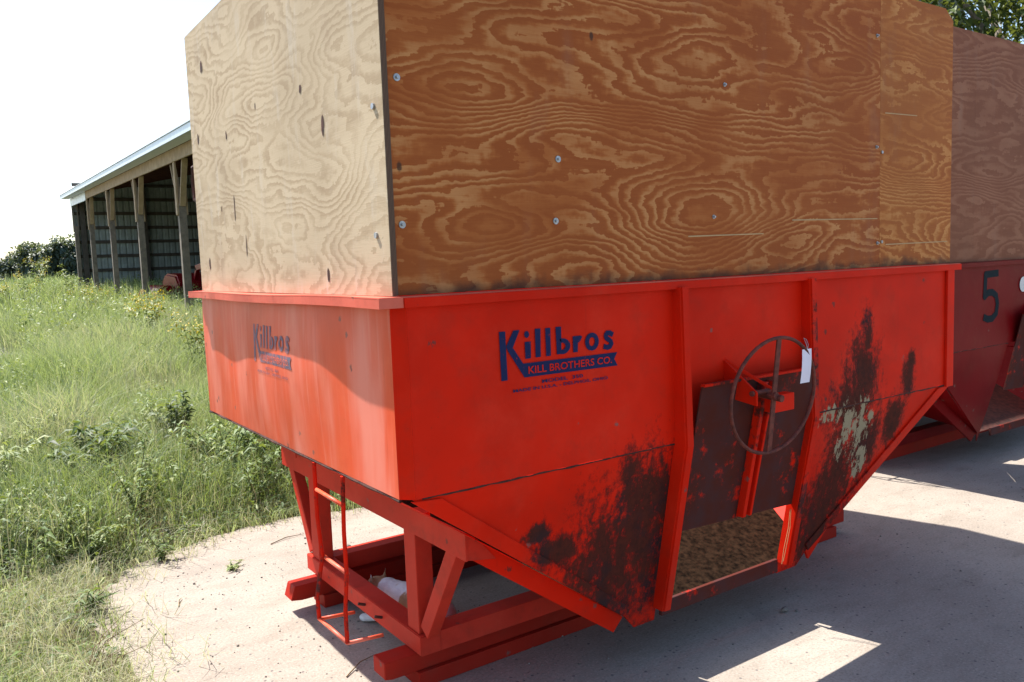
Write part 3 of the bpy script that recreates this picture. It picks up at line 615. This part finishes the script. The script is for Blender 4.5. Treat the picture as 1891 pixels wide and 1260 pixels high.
# ------------------------------------------------------------------ pole shed
WOODN = plain('pale_lumber', (.46, .33, .19), .8, .3, 5, col2=(.46, .34, .21))
WOODG = plain('grey_post_wood', (.24, .20, .155), .85, .35, 6)
WOODR = plain('red_brown_ceiling_wood', (.10, .04, .025), .85, .3, 5)
TRIM = plain('pale_blue_metal_trim', (.60, .68, .72), .4, .1, 8, metal=.1)
SIDING = plain('grey_green_metal_siding', (.34, .39, .38), .5, .2, 4)
GIRT = plain('girt_wood', (.10, .085, .07), .85, .3, 6)
sh = empty('pole_shed', (3.35, 17.1, 0), 'open-fronted pole shed with pale header beam and metal roof', 'shed', rz=-.022)
SZ = lambda a: .033*a
A0, A1, BD, SP = -11.2, 21.0, 11.0, 5.25
def shp(name, mat, build, parent=None):
    bm_ = bmesh.new(); build(bm_); return mesh_obj(name, bm_, mat, parent or sh)
# local axes: x = depth behind the front, y = along the front
for k in range(-2, 5):
    y = k*SP; zt = 4.03+SZ(y); zb = gz(0, 17+y)-.3
    po = shp('post', WOODG, lambda b: box(b, 0, .16, y-.08, y+.08, zb, zt-.9, .006))
    shp('post_splice', WOODN if k < 4 else WOODG, lambda b: (box(b, -.035, .0, y-.08, y+.08, zt-1.15, zt+.2), box(b, .16, .195, y-.08, y+.08, zt-1.15, zt+.2)), po)
    if k < 4:
        for s in (-1, 1): shp('knee_brace', WOODN, lambda b: bar(b, (.08, y+s*.10, zt-.95), (.08, y+s*.62, zt+.02), .05, .12, 0, (1, 0, 0)), po)
def lin(b, x0, x1, y0, y1, zlo, zhi):
    prism(b, [(x0, y0, zlo+SZ(y0)), (x0, y1, zlo+SZ(y1)), (x0, y1, zhi+SZ(y1)), (x0, y0, zhi+SZ(y0))], (x1-x0, 0, 0))
for k in range(-2, 3): shp('header_board', WOODN, lambda b: lin(b, -.05, -.01, k*SP+.01, (k+1)*SP-.01, 4.03, 4.30))
shp('header_trim', TRIM, lambda b: lin(b, -.06, -.01, 3*SP, A1+.15, 3.98, 4.30))
shp('eave_trim', TRIM, lambda b: lin(b, -.40, -.37, A0, A1+.55, 4.29, 4.44))
shp('eave_trim', TRIM, lambda b: lin(b, -.34, -.06, A0, A1+.5, 4.305, 4.325))
RS = .22
def roofq(b, za, thick, x0, x1, y0, y1):
    prism(b, [(x0, y0, za+SZ(y0)+RS*x0), (x0, y1, za+SZ(y1)+RS*x0), (x1, y1, za+SZ(y1)+RS*x1), (x1, y0, za+SZ(y0)+RS*x1)], (0, 0, thick))
ROOFM = plain('roof_metal', (.55, .58, .60), .4, .15, 3, metal=.3)
roof = shp('roof', ROOFM, lambda b: roofq(b, 4.535, .02, -.42, BD, A0, A1+.6))
shp('ceiling_deck', WOODR, lambda b: roofq(b, 4.47, .02, .02, BD-.1, A0, A1), roof)
for k in range(22):
    y = A0+.4+k*1.48
    shp('rafter', WOODR, lambda b: prism(b, [(.05, y, 4.33+SZ(y)), (BD-.1, y, 4.33+SZ(y)+RS*BD), (BD-.1, y, 4.465+SZ(y)+RS*BD), (.05, y, 4.465+SZ(y))], (0, .05, 0)), roof)
# far end wall: ribbed siding, girts and posts; back wall the same
def ribbed(b, n_, fn, hz0, hz1):
    pts = []
    for i in range(n_):
        s0 = i/n_; pts += [(s0, 0), (s0+.62/n_, 0), (s0+.70/n_, 1), (s0+.92/n_, 1)]
    pts.append((1, 0)); lo = [b.verts.new(fn(s_, d_, hz0(s_))) for s_, d_ in pts]; hi = [b.verts.new(fn(s_, d_, hz1(s_))) for s_, d_ in pts]
    for i in range(len(pts)-1): b.faces.new((lo[i], lo[i+1], hi[i+1], hi[i]))
ew = shp('end_wall', SIDING, lambda b: ribbed(b, 42, lambda s, d, z: (s*BD, A1+.12+d*.03, z), lambda s: .7, lambda s: 4.52+SZ(A1)+RS*s*BD))
for k in range(9): 
    z = 1.2+k*.62
    if z < 6: shp('girt', GIRT, lambda b: box(b, .05, BD, A1+.07, A1+.11, z, z+.14), ew)
for x in (.25, 2.75, 5.5, 8.2): shp('wall_post', GIRT, lambda b: box(b, x, x+.2, A1-.10, A1+.065, .6, 4.3+SZ(A1)+RS*x), ew)
bw = shp('back_wall', SIDING, lambda b: ribbed(b, 110, lambda s, d, z: (BD+d*.03, A0+s*(A1-A0), z), lambda s: gz(0, 17+A0+s*(A1-A0))-.2, lambda s: 4.52+SZ(A0+s*(A1-A0))+RS*BD))
for k in range(7): shp('girt', GIRT, lambda b: box(b, BD-.06, BD-.01, A0, A1, 1.1+k*.8, 1.24+k*.8), bw)
ew2 = shp('end_wall', SIDING, lambda b: ribbed(b, 42, lambda s, d, z: (s*BD, A0-.1+d*.03, z), lambda s: -.1, lambda s: 4.40+SZ(A0)+RS*s*BD))
tag(shp('shed_floor', SOIL, lambda b: quadgrid(b, lambda u, v: (u*BD, A0+v*(A1-A0), gz(0, 17.1+A0+v*(A1-A0))+.01), 2, 8)))
# red implement parked inside
IMPL = red_paint('implement_red', base=(.22, .008, .010), chips=.6, rough=.35)
im = empty('farm_implement', (4.45, 23.6, gz(0, 23.6)-.18), 'red farm implement parked in the shed behind the weeds', 'implement')
bm = bmesh.new(); prism(bm, [(0, -.9, .55), (0, .9, .55), (0, 1.05, 1.15), (0, .6, 1.38), (0, -.7, 1.32), (0, -1.05, 1.05)], (1.2, 0, 0)); bmesh.ops.bevel(bm, geom=bm.edges[:], offset=.06, segments=3, affect='EDGES'); mesh_obj('hopper_body', bm, IMPL, im, True)
bm = bmesh.new(); tube(bm, [(-.35, -1.3, .75), (-.35, 1.2, .75)], .3, 18); mesh_obj('drum', bm, IMPL, im, True)
bm = bmesh.new(); bar(bm, (.2, -.8, .5), (.2, -3.2, .55), .14, .14, .01); mesh_obj('drawbar', bm, IMPL, im)
bm = bmesh.new(); bar(bm, (.5, -1.2, 1.5), (.5, -2.9, 1.62), .1, .16, .01); bar(bm, (.5, -1.0, 1.2), (.5, -1.3, 1.5), .1, .12, .01); mesh_obj('boom', bm, IMPL, im)
TYRE = plain('tyre_rubber', (.02, .02, .021), .85, .2)
for s in (-.25, 1.4):
    bm = bmesh.new(); tube(bm, [(s, .3+.42*math.cos(2*math.pi*i/24), .5+.42*math.sin(2*math.pi*i/24)) for i in range(24)], .13, 10, True); wl = mesh_obj('wheel', bm, TYRE, im, True)
    bm = bmesh.new(); tube(bm, [(s-.06, .3, .5), (s+.06, .3, .5)], .3, 16); mesh_obj('rim', bm, IMPL, wl)

# ------------------------------------------------------------------ foliage helpers
def blades(x, y, z, h, wd, lean, tint, r_):
    """curved ribbons: 5 vertices, 3 triangles each"""
    n = len(x); a = r_.uniform(0, 2*np.pi, n); f = r_.uniform(0, np.pi, n)
    dx, dy = np.cos(a)*lean*h, np.sin(a)*lean*h; sx, sy = np.cos(f)*wd/2, np.sin(f)*wd/2
    V = np.zeros((n, 5, 3)); b = np.stack([x, y, z], 1)
    V[:, 0] = b+np.stack([sx, sy, 0*sx], 1); V[:, 1] = b-np.stack([sx, sy, 0*sx], 1)
    m = b+np.stack([dx*.28, dy*.28, h*.58], 1)
    V[:, 2] = m+np.stack([sx, sy, 0*sx], 1)*.8; V[:, 3] = m-np.stack([sx, sy, 0*sx], 1)*.8
    V[:, 4] = b+np.stack([dx, dy, h*(1-.25*np.minimum(lean, 1.5))], 1)
    k = np.arange(n)[:, None]*5; F = (k+np.array([[0, 1, 3, 0, 3, 2, 2, 3, 4]])).ravel()
    return V.reshape(-1, 3), F, np.repeat(tint, 5)
def leaves(c, d, ln, wd, tint, r_, droop=.3):
    """folded leaf: 6 vertices, 4 triangles; c base, d unit direction"""
    n = len(c); d = d/np.linalg.norm(d, axis=1, keepdims=True); s = np.cross(d, r_.normal(size=(n, 3))*.35+np.array([0, 0, 1])); s /= np.linalg.norm(s, axis=1, keepdims=True)+1e-9
    up_ = np.cross(s, d); L_, W_ = ln[:, None], wd[:, None]
    mid = c+d*L_*.5; tip = c+d*L_-np.array([0, 0, 1])*L_*droop
    V = np.stack([c, mid+s*W_*.5+up_*W_*.15, mid, mid-s*W_*.5+up_*W_*.15, tip, tip], 1)[:, :5]
    k = np.arange(n)[:, None]*5; F = (k+np.array([[0, 1, 2, 0, 2, 3, 1, 4, 2, 2, 4, 3]])).ravel()
    return V.reshape(-1, 3), F, np.repeat(tint, 5)
def merge(parts):
    V, F, T, o = [], [], [], 0
    for v, f, t in parts: V.append(v); F.append(f+o); T.append(t); o += len(v)
    return np.concatenate(V), np.concatenate(F), np.concatenate(T)
def leafmat(name, stops, trans=.35, rough=.55):
    n = NT(name); return n.leaf(n.ramp(n.attr('tint'), stops), trans, rough)
GRASS = leafmat('grass_blades', [(0, (.06, .11, .045)), (.3, (.16, .245, .09)), (.55, (.33, .43, .19)), (.78, (.48, .50, .32)), (1, (.60, .53, .39))], .42)
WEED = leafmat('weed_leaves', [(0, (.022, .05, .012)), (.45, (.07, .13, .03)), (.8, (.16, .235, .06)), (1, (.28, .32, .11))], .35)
YELLOW = leafmat('goldenrod_flowers', [(0, (.45, .30, .02)), (1, (.62, .48, .05))], .3)
STALK = plain('dry_stalk', (.22, .15, .08), .9, .3, 20)
STEMG = plain('green_stem', (.09, .12, .035), .7, .3, 20)

# ------------------------------------------------------------------ trees
def tree(name, loc, height, cw, label, n_leaf, leaf, mat, seed, trunk_r=.2, group=None, low=.12, nclump=46):
    r_ = np.random.default_rng(seed); rr = random.Random(seed)
    e = empty('broadleaf_tree', loc, label, 'tree', group)
    bm_ = bmesh.new(); top_ = height*.8
    path = [Vector((rr.uniform(-.1, .1)*i*.3, rr.uniform(-.1, .1)*i*.3, top_*i/6)) for i in range(7)]
    tube(bm_, path, [trunk_r*(1-.13*i) for i in range(7)], 9)
    cl = []
    for i in range(nclump):
        t = rr.uniform(low, 1); rad_ = cw*math.sqrt(max(.05, 1-((t-.5)/.56)**2))*math.sqrt(rr.uniform(.15, 1)); a = rr.uniform(0, 2*math.pi)
        cl.append((rad_*math.cos(a), rad_*math.sin(a), t*height))
    for c in cl[::3]:
        b0 = path[min(6, max(1, int(c[2]/height*5)))]; tube(bm_, [b0, (b0+Vector(c))/2+Vector((0, 0, .03*height)), Vector(c)], [trunk_r*.35, trunk_r*.22, trunk_r*.06], 6)
    mesh_obj('trunk', bm_, WOODG, e, True)
    cl = np.array(cl); idx = r_.integers(0, len(cl), n_leaf); cs = cw*r_.uniform(.22, .42, len(cl))
    dirs = r_.normal(size=(n_leaf, 3)); dirs /= np.linalg.norm(dirs, axis=1, keepdims=True)
    c = cl[idx]+dirs*(cs[idx]*r_.uniform(.35, 1, n_leaf)**.6)[:, None]*np.array([1, 1, .8])
    ld = dirs+r_.normal(size=(n_leaf, 3))*.7
    tint = np.clip(r_.normal(.42, .2, n_leaf)+r_.normal(0, .16, len(cl))[idx], 0, 1)
    v, f, t = leaves(c, ld, leaf*r_.uniform(.6, 1.3, n_leaf), leaf*.62*r_.uniform(.6, 1.3, n_leaf), tint, r_)
    o = np_mesh('crown', v, f, 3, mat, t); o.parent = e
    return e
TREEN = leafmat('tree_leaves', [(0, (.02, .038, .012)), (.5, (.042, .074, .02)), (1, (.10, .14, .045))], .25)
TREEF = leafmat('far_tree_leaves', [(0, (.042, .068, .055)), (.5, (.068, .105, .080)), (1, (.11, .15, .11))], .2)  # paler bluish leaves, distance haze put into the colour
tree('t', (12.9, 3.9, 0), 9.0, 2.7, 'leafy green tree rising above the number 5 bin', 26000, .14, TREEN, 5, .22, nclump=90)
tree('t', (17.5, 5.0, 0), 8.0, 3.0, 'second green tree beyond the tree above the number 5 bin', 14000, .16, TREEN, 6, .22, nclump=70)
gzf = 1.19
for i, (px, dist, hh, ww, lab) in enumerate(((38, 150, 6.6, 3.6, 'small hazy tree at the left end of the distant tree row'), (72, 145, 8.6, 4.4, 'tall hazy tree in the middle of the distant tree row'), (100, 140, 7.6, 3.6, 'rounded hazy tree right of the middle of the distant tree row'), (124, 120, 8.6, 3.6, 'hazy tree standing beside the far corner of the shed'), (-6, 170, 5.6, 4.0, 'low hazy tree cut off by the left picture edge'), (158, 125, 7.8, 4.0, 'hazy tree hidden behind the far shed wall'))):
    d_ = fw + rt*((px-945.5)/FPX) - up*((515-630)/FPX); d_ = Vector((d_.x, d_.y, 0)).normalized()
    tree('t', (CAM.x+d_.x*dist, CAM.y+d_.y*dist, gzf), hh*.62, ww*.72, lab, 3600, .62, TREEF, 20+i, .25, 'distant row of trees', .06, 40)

# ------------------------------------------------------------------ field vegetation
pe_arr = np.array([q for q in pe if q[1] > -3])
def edge_dist(x, y):
    """signed distance to the pad edge, positive in the field"""
    d = np.full(len(x), 1e9)
    for a, b in zip(pe_arr[:-1], pe_arr[1:]):
        ab = b-a; t = np.clip(((x-a[0])*ab[0]+(y-a[1])*ab[1])/(ab@ab+1e-9), 0, 1)
        d = np.minimum(d, np.hypot(x-a[0]-t*ab[0], y-a[1]-t*ab[1]))
    yi = np.interp(x, pe_arr[:, 0][np.argsort(pe_arr[:, 0])], pe_arr[:, 1][np.argsort(pe_arr[:, 0])])
    inside = (x > -.6) & (y < yi)
    return np.where(inside, -d, d)
def vnoise(x, y, s, seed):
    r_ = np.random.default_rng(seed); g = r_.uniform(size=(128, 128)); X_, Y_ = (x/s) % 127, (y/s) % 127
    i, j = X_.astype(int), Y_.astype(int); fx, fy_ = X_-i, Y_-j; fx, fy_ = fx*fx*(3-2*fx), fy_*fy_*(3-2*fy_)
    return (g[i, j]*(1-fx)+g[i+1, j]*fx)*(1-fy_)+(g[i, j+1]*(1-fx)+g[i+1, j+1]*fx)*fy_
def scatter(n, y0, y1, seed, pw=1.):
    """points in the wedge the camera sees on the left, with wide margins"""
    r_ = np.random.default_rng(seed); y = y0+(y1-y0)*r_.uniform(size=n)**pw; d = y+2.08
    xl, xr = -1.6+.02*d, -.2+.30*d; x = xl+(xr-xl)*r_.uniform(size=n); return x, y, r_
parts = []
def field(n, y0, y1, seed, h0, h1, w0, w1, lean, tmu, tsd, pw=1., thin=.35, lane=True, clump=.5):
    x, y, r_ = scatter(n, y0, y1, seed, pw); k = edge_dist(x, y) > .0
    k &= vnoise(x, y, clump, seed+1) > thin*r_.uniform(.4, 1.2, n)
    if lane: k &= ~((y > 13.5) & (x < -.55+.028*y+.2*np.sin(y)))
    x, y = x[k], y[k]; n = len(x); e_ = np.clip(edge_dist(x, y)/.5, .25, 1)
    pat = vnoise(x, y, 1.3, seed+2)
    h = (h0+(h1-h0)*r_.uniform(size=n)**1.3)*(.55+.8*pat)*e_
    t = np.clip(r_.normal(tmu, tsd, n)+(vnoise(x, y, .9, seed+3)-.5)*.35, 0, 1)
    parts.append(blades(x, y, gz(x, y)-.01, h, r_.uniform(w0, w1, n), np.abs(r_.normal(lean, .25, n)), t, r_))
field(26000, 1.2, 3.8, 31, .10, .34, .0025, .0050, .7, .64, .24, 1.)
field(30000, 2.8, 6.5, 32, .22, .50, .0035, .0075, .6, .42, .18, 1.)
field(9000, 2.9, 9, 36, .35, .62, .0018, .0035, .35, .86, .10, 1.)
field(34000, 5.5, 12, 33, .35, .72, .005, .010, .45, .60, .15, 1., thin=.25)
field(34000, 11, 21, 34, .45, .85, .008, .016, .4, .66, .14, 1., thin=.2)
field(26000, 19, 48, 35, .5, .95, .018, .035, .4, .52, .16, 1., thin=.2)
# dry, low grass in the near left corner and along the pad edge
r_ = np.random.default_rng(41); n = 22000
x = r_.uniform(-2.1, -.50, n); y = r_.uniform(-1.2, 2.75, n); k = (edge_dist(x, y) > -.03) & (vnoise(x, y, .28, 8) > .38*r_.uniform(.5, 1.3, n)); x, y = x[k], y[k]; n = len(x)
parts.append(blades(x, y, np.zeros(n)-.005, r_.uniform(.04, .24, n)*(.5+.9*vnoise(x, y, .5, 9)), r_.uniform(.0016, .0036, n), np.abs(r_.normal(.8, .4, n)), np.clip(r_.normal(.90, .12, n), 0, 1), r_))
# fringe creeping over the edge
sidx = r_.integers(0, len(pe_arr)-1, 5200); q = pe_arr[sidx]; n = len(q); near = (q[:, 0] < 8)
x = q[:, 0]+r_.normal(0, .07, n); y = q[:, 1]+r_.normal(0, .07, n)
k = vnoise(x, y, .3, 10) > .4; x, y = x[k], y[k]; n = len(x)
parts.append(blades(x, y, np.zeros(n)-.004, r_.uniform(.03, .16, n), r_.uniform(.002, .004, n), np.abs(r_.normal(.9, .4, n)), np.clip(r_.normal(.58, .22, n), 0, 1), r_))
# flattened straw and litter where the field meets the concrete
sidx = r_.integers(0, len(pe_arr)-1, 9000); q = pe_arr[sidx]; n = len(q)
x = q[:, 0]+r_.normal(-.03, .16, n); y = q[:, 1]+r_.normal(.05, .16, n); k = (vnoise(x, y, .25, 18) > .36) & (x < 6); x, y = x[k], y[k]; n = len(x)
v_, f_, t_v = blades(x, y, r_.uniform(.0, .05, n)*np.clip(edge_dist(x, y)*8, .05, 1), r_.uniform(.05, .2, n), r_.uniform(.0018, .004, n), r_.uniform(.9, 1.5, n), np.clip(r_.normal(.82, .16, n), 0, 1), r_)
v_[:, 2] = np.where(v_[:, 2] > .06, .06+(v_[:, 2]-.06)*.35, v_[:, 2]); parts.append((v_, f_, t_v))
# strip behind the bins, seen only in gaps
n = 12000; x = r_.uniform(1, 15, n); y = r_.uniform(3.0, 9, n); k = edge_dist(x, y) > .02; x, y = x[k], y[k]; n = len(x)
parts.append(blades(x, y, np.zeros(n)-.01, r_.uniform(.15, .5, n), r_.uniform(.006, .012, n), np.abs(r_.normal(.6, .25, n)), np.clip(r_.normal(.4, .18, n), 0, 1), r_))
v, f, t = merge(parts); tag(np_mesh('field_grass', v, f, 3, GRASS, t), 'tall yellow-green grass covering the field left of the bin', 'grass', kind='stuff')

# low broad leaves mixed through the grass
parts = []
def weedleaves(n, y0, y1, seed, hmax, ln, wd, tmu):
    x, y, r_ = scatter(n, y0, y1, seed); cl = vnoise(x, y, .55, seed+1); k = (edge_dist(x, y) > .05) & (cl > .42) & ~((y > 13.5) & (x < -.4+.028*y)); x, y, cl = x[k], y[k], cl[k]; n = len(x)
    z = gz(x, y)+r_.uniform(.02, 1, n)**.8*hmax*np.clip((cl-.40)*2.2, .2, 1)*np.clip(edge_dist(x, y)/.6, .25, 1)
    d = r_.normal(size=(n, 3))*np.array([1, 1, .35])+np.array([0, 0, .35])
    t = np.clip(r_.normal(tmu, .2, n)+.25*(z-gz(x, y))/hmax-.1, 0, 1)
    parts.append(leaves(np.stack([x, y, z], 1), d, r_.uniform(.5, 1.3, n)*ln, r_.uniform(.5, 1.3, n)*wd, t, r_))
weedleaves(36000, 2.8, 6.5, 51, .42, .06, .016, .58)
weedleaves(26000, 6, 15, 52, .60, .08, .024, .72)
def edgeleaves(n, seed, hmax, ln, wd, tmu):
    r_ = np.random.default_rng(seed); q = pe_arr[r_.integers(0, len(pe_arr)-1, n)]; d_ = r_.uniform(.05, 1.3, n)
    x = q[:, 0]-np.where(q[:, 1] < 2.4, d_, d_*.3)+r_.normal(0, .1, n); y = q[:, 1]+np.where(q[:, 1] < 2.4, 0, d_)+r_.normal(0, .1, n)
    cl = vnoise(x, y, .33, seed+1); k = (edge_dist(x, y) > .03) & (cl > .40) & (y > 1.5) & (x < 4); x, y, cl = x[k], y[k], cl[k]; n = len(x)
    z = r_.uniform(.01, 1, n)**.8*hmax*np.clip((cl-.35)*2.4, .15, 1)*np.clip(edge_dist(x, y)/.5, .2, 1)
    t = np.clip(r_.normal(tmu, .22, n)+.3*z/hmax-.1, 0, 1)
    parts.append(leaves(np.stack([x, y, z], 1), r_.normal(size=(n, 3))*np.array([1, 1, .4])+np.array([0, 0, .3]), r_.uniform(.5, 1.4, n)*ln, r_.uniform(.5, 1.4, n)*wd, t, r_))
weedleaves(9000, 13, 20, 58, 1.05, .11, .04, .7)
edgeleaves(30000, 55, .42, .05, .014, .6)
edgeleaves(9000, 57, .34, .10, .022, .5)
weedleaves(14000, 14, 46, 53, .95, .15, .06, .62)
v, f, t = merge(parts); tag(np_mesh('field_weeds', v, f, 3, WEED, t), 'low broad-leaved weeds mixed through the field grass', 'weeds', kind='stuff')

# single weeds that stand out
def plant(loc, h, spread, nst, nl, ll, lw, tint, label, seed, flower=False, arch=.5, group='weeds standing out of the grass'):
    r_ = np.random.default_rng(seed); rr = random.Random(seed)
    e = empty('weed_plant', loc, label, 'weed', group); bm_ = bmesh.new(); C_, D_, T_, FC = [], [], [], []
    for s in range(nst):
        a = rr.uniform(0, 6.28); hh = h*rr.uniform(.6, 1); sp = spread*rr.uniform(.3, 1)
        pts = [Vector((math.cos(a)*sp*(t**1.5)+rr.uniform(-.01, .01), math.sin(a)*sp*(t**1.5)+rr.uniform(-.01, .01), hh*(t-arch*.25*t*t))) for t in [i/5 for i in range(6)]]
        tube(bm_, pts, [.006*(1-.15*i) for i in range(6)], 5)
        for i in range(nl):
            t = rr.uniform(.08, 1); q = pts[min(4, int(t*5))].lerp(pts[min(5, int(t*5)+1)], (t*5) % 1 if t < 1 else 1); b = rr.uniform(0, 6.28)
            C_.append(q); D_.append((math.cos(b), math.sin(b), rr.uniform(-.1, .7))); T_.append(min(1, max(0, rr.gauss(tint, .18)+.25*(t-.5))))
        if flower:
            for i in range(13): FC.append(pts[-1]+Vector((rr.gauss(0, .05), rr.gauss(0, .05), rr.gauss(0, .06))))
    mesh_obj('stem', bm_, STEMG, e, True)
    n = len(C_); v, f, t = leaves(np.array([tuple(c) for c in C_]), np.array(D_), ll*r_.uniform(.6, 1.25, n), lw*r_.uniform(.6, 1.25, n), np.array(T_), r_, .35); o = np_mesh('leaves', v, f, 3, WEED, t); o.parent = e
    if FC:
        n = len(FC); v, f, t = leaves(np.array([tuple(c) for c in FC]), r_.normal(size=(n, 3)), np.full(n, .05), np.full(n, .035), r_.uniform(size=n), r_); o = np_mesh('flower_head', v, f, 3, YELLOW, t); o.parent = e; o['kind'] = 'stuff'
    return e
def at(px, py, z=0.):
    d_ = fw + rt*((px-945.5)/FPX) - up*((py-630)/FPX); t = (z-CAM.z)/d_.z; q = CAM+d_*t; return Vector((q.x, q.y, z))
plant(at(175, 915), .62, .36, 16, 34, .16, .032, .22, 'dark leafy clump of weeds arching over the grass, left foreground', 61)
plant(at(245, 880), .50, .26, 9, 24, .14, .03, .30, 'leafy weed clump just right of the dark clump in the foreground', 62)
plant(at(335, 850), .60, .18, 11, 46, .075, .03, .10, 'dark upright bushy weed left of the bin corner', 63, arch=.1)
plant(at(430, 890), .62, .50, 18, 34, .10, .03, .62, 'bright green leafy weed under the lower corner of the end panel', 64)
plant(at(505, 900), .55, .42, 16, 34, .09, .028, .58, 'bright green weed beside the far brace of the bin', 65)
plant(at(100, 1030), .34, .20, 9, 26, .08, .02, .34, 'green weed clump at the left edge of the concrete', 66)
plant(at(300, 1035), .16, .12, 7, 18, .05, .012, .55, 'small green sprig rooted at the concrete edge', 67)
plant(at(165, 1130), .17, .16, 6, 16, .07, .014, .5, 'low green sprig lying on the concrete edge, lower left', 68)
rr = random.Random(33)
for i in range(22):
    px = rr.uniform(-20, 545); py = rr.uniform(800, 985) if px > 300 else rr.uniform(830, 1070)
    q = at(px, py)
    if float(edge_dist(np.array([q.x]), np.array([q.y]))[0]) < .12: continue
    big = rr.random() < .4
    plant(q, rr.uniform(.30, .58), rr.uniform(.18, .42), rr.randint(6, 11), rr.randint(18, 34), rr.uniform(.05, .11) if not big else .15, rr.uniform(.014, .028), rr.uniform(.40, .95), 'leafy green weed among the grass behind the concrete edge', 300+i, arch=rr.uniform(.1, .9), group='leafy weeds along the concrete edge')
for i, (px, dist, hh, lab) in enumerate(((262, 16, 1.15, 'goldenrod in front of the third visible shed post'), (282, 17, 1.05, 'goldenrod right of the third visible shed post'), (165, 24, 1.0, 'goldenrod in front of the second visible shed post'), (352, 12, .95, 'goldenrod beside the far top corner of the bin'), (60, 32, 1.3, 'goldenrod clump near the farm lane'), (20, 30, 1.2, 'goldenrod clump at the left picture edge'), (72, 40, 1.7, 'tall yellow goldenrod in front of the distant trees'), (128, 34, 1.5, 'pale leafy weed at the far corner of the shed'))):
    d_ = fw + rt*((px-945.5)/FPX) - up*((520-630)/FPX); d_ = Vector((d_.x, d_.y, 0)).normalized(); q = CAM+d_*dist
    plant((q.x, q.y, gz(0, q.y)), hh, .3+.008*dist, 9, 22, .13+.002*dist, .035+.001*dist, .7, lab, 70+i, i != 7, .1, 'goldenrods by the shed')
# dead stalks and straw in the lower left corner
bm = bmesh.new(); rr = random.Random(9); q0 = at(165, 1262)
for i in range(9):
    a = rr.uniform(-.6, 1.6); l = rr.uniform(.12, .34); p0 = q0+Vector((rr.uniform(-.03, .05), rr.uniform(-.03, .05), 0))
    tube(bm, [p0, p0+Vector((math.cos(a)*l*.3, math.sin(a)*l*.4, l*.45)), p0+Vector((math.cos(a)*l*.8, math.sin(a)*l*.8, l*.62))], [.0028, .002, .001], 5)
tag(mesh_obj('dead_stalk', bm, STALK), 'bundle of thin dead brown stalks at the lower left concrete edge', 'stalks')
for px, py, a, l, lab in ((500, 1005, .2, .22, 'thin dry twig lying near the far leg of the bin'), (330, 1120, 1.2, .1, 'short dark twig on the sunlit concrete'), (640, 1250, .5, .2, 'dark twig beside the end of the near skid timber')):
    q0 = at(px, py, .004); bm = bmesh.new(); tube(bm, [q0, q0+Vector((math.cos(a)*l*.5, math.sin(a)*l*.5+.02, .006)), q0+Vector((math.cos(a)*l, math.sin(a)*l, .002))], [.003, .0025, .0012], 5)
    tag(mesh_obj('twig', bm, STALK), lab, 'twig')
plant(at(425, 1052, .002), .03, .09, 6, 9, .04, .008, .85, 'tuft of wilted pale green leaves lying on the concrete', 91, arch=1.)
# loose stones
r_ = np.random.default_rng(77); x = np.concatenate([r_.uniform(-.55, 1.0, 700), r_.uniform(1, 5, 400)]); y = np.concatenate([r_.uniform(.2, 2.9, 700), r_.uniform(-1.5, .6, 400)])
k = edge_dist(x, y) < -.02; x, y = x[k], y[k]; n = len(x); s = r_.lognormal(-6.0, .55, n)
base = np.array([(1, 0, 0), (0, 1, 0), (-1, 0, 0), (0, -1, 0), (0, 0, .7), (0, 0, -.7)]); fo = np.array([(0, 1, 4), (1, 2, 4), (2, 3, 4), (3, 0, 4), (1, 0, 5), (2, 1, 5), (3, 2, 5), (0, 3, 5)])
V = (base[None]*r_.uniform(.6, 1.3, (n, 6, 1))*s[:, None, None]); V += np.stack([x, y, s*.45], 1)[:, None]
F = (np.arange(n)[:, None, None]*6+fo[None]).ravel()
PEB = plain('pebble_stone', (.14, .12, .11), .85, .7, 3, col2=(.34, .30, .26))
tag(np_mesh('loose_stones', V.reshape(-1, 3), F, 3, PEB), 'small dark stones scattered over the concrete', 'stones', kind='stuff')
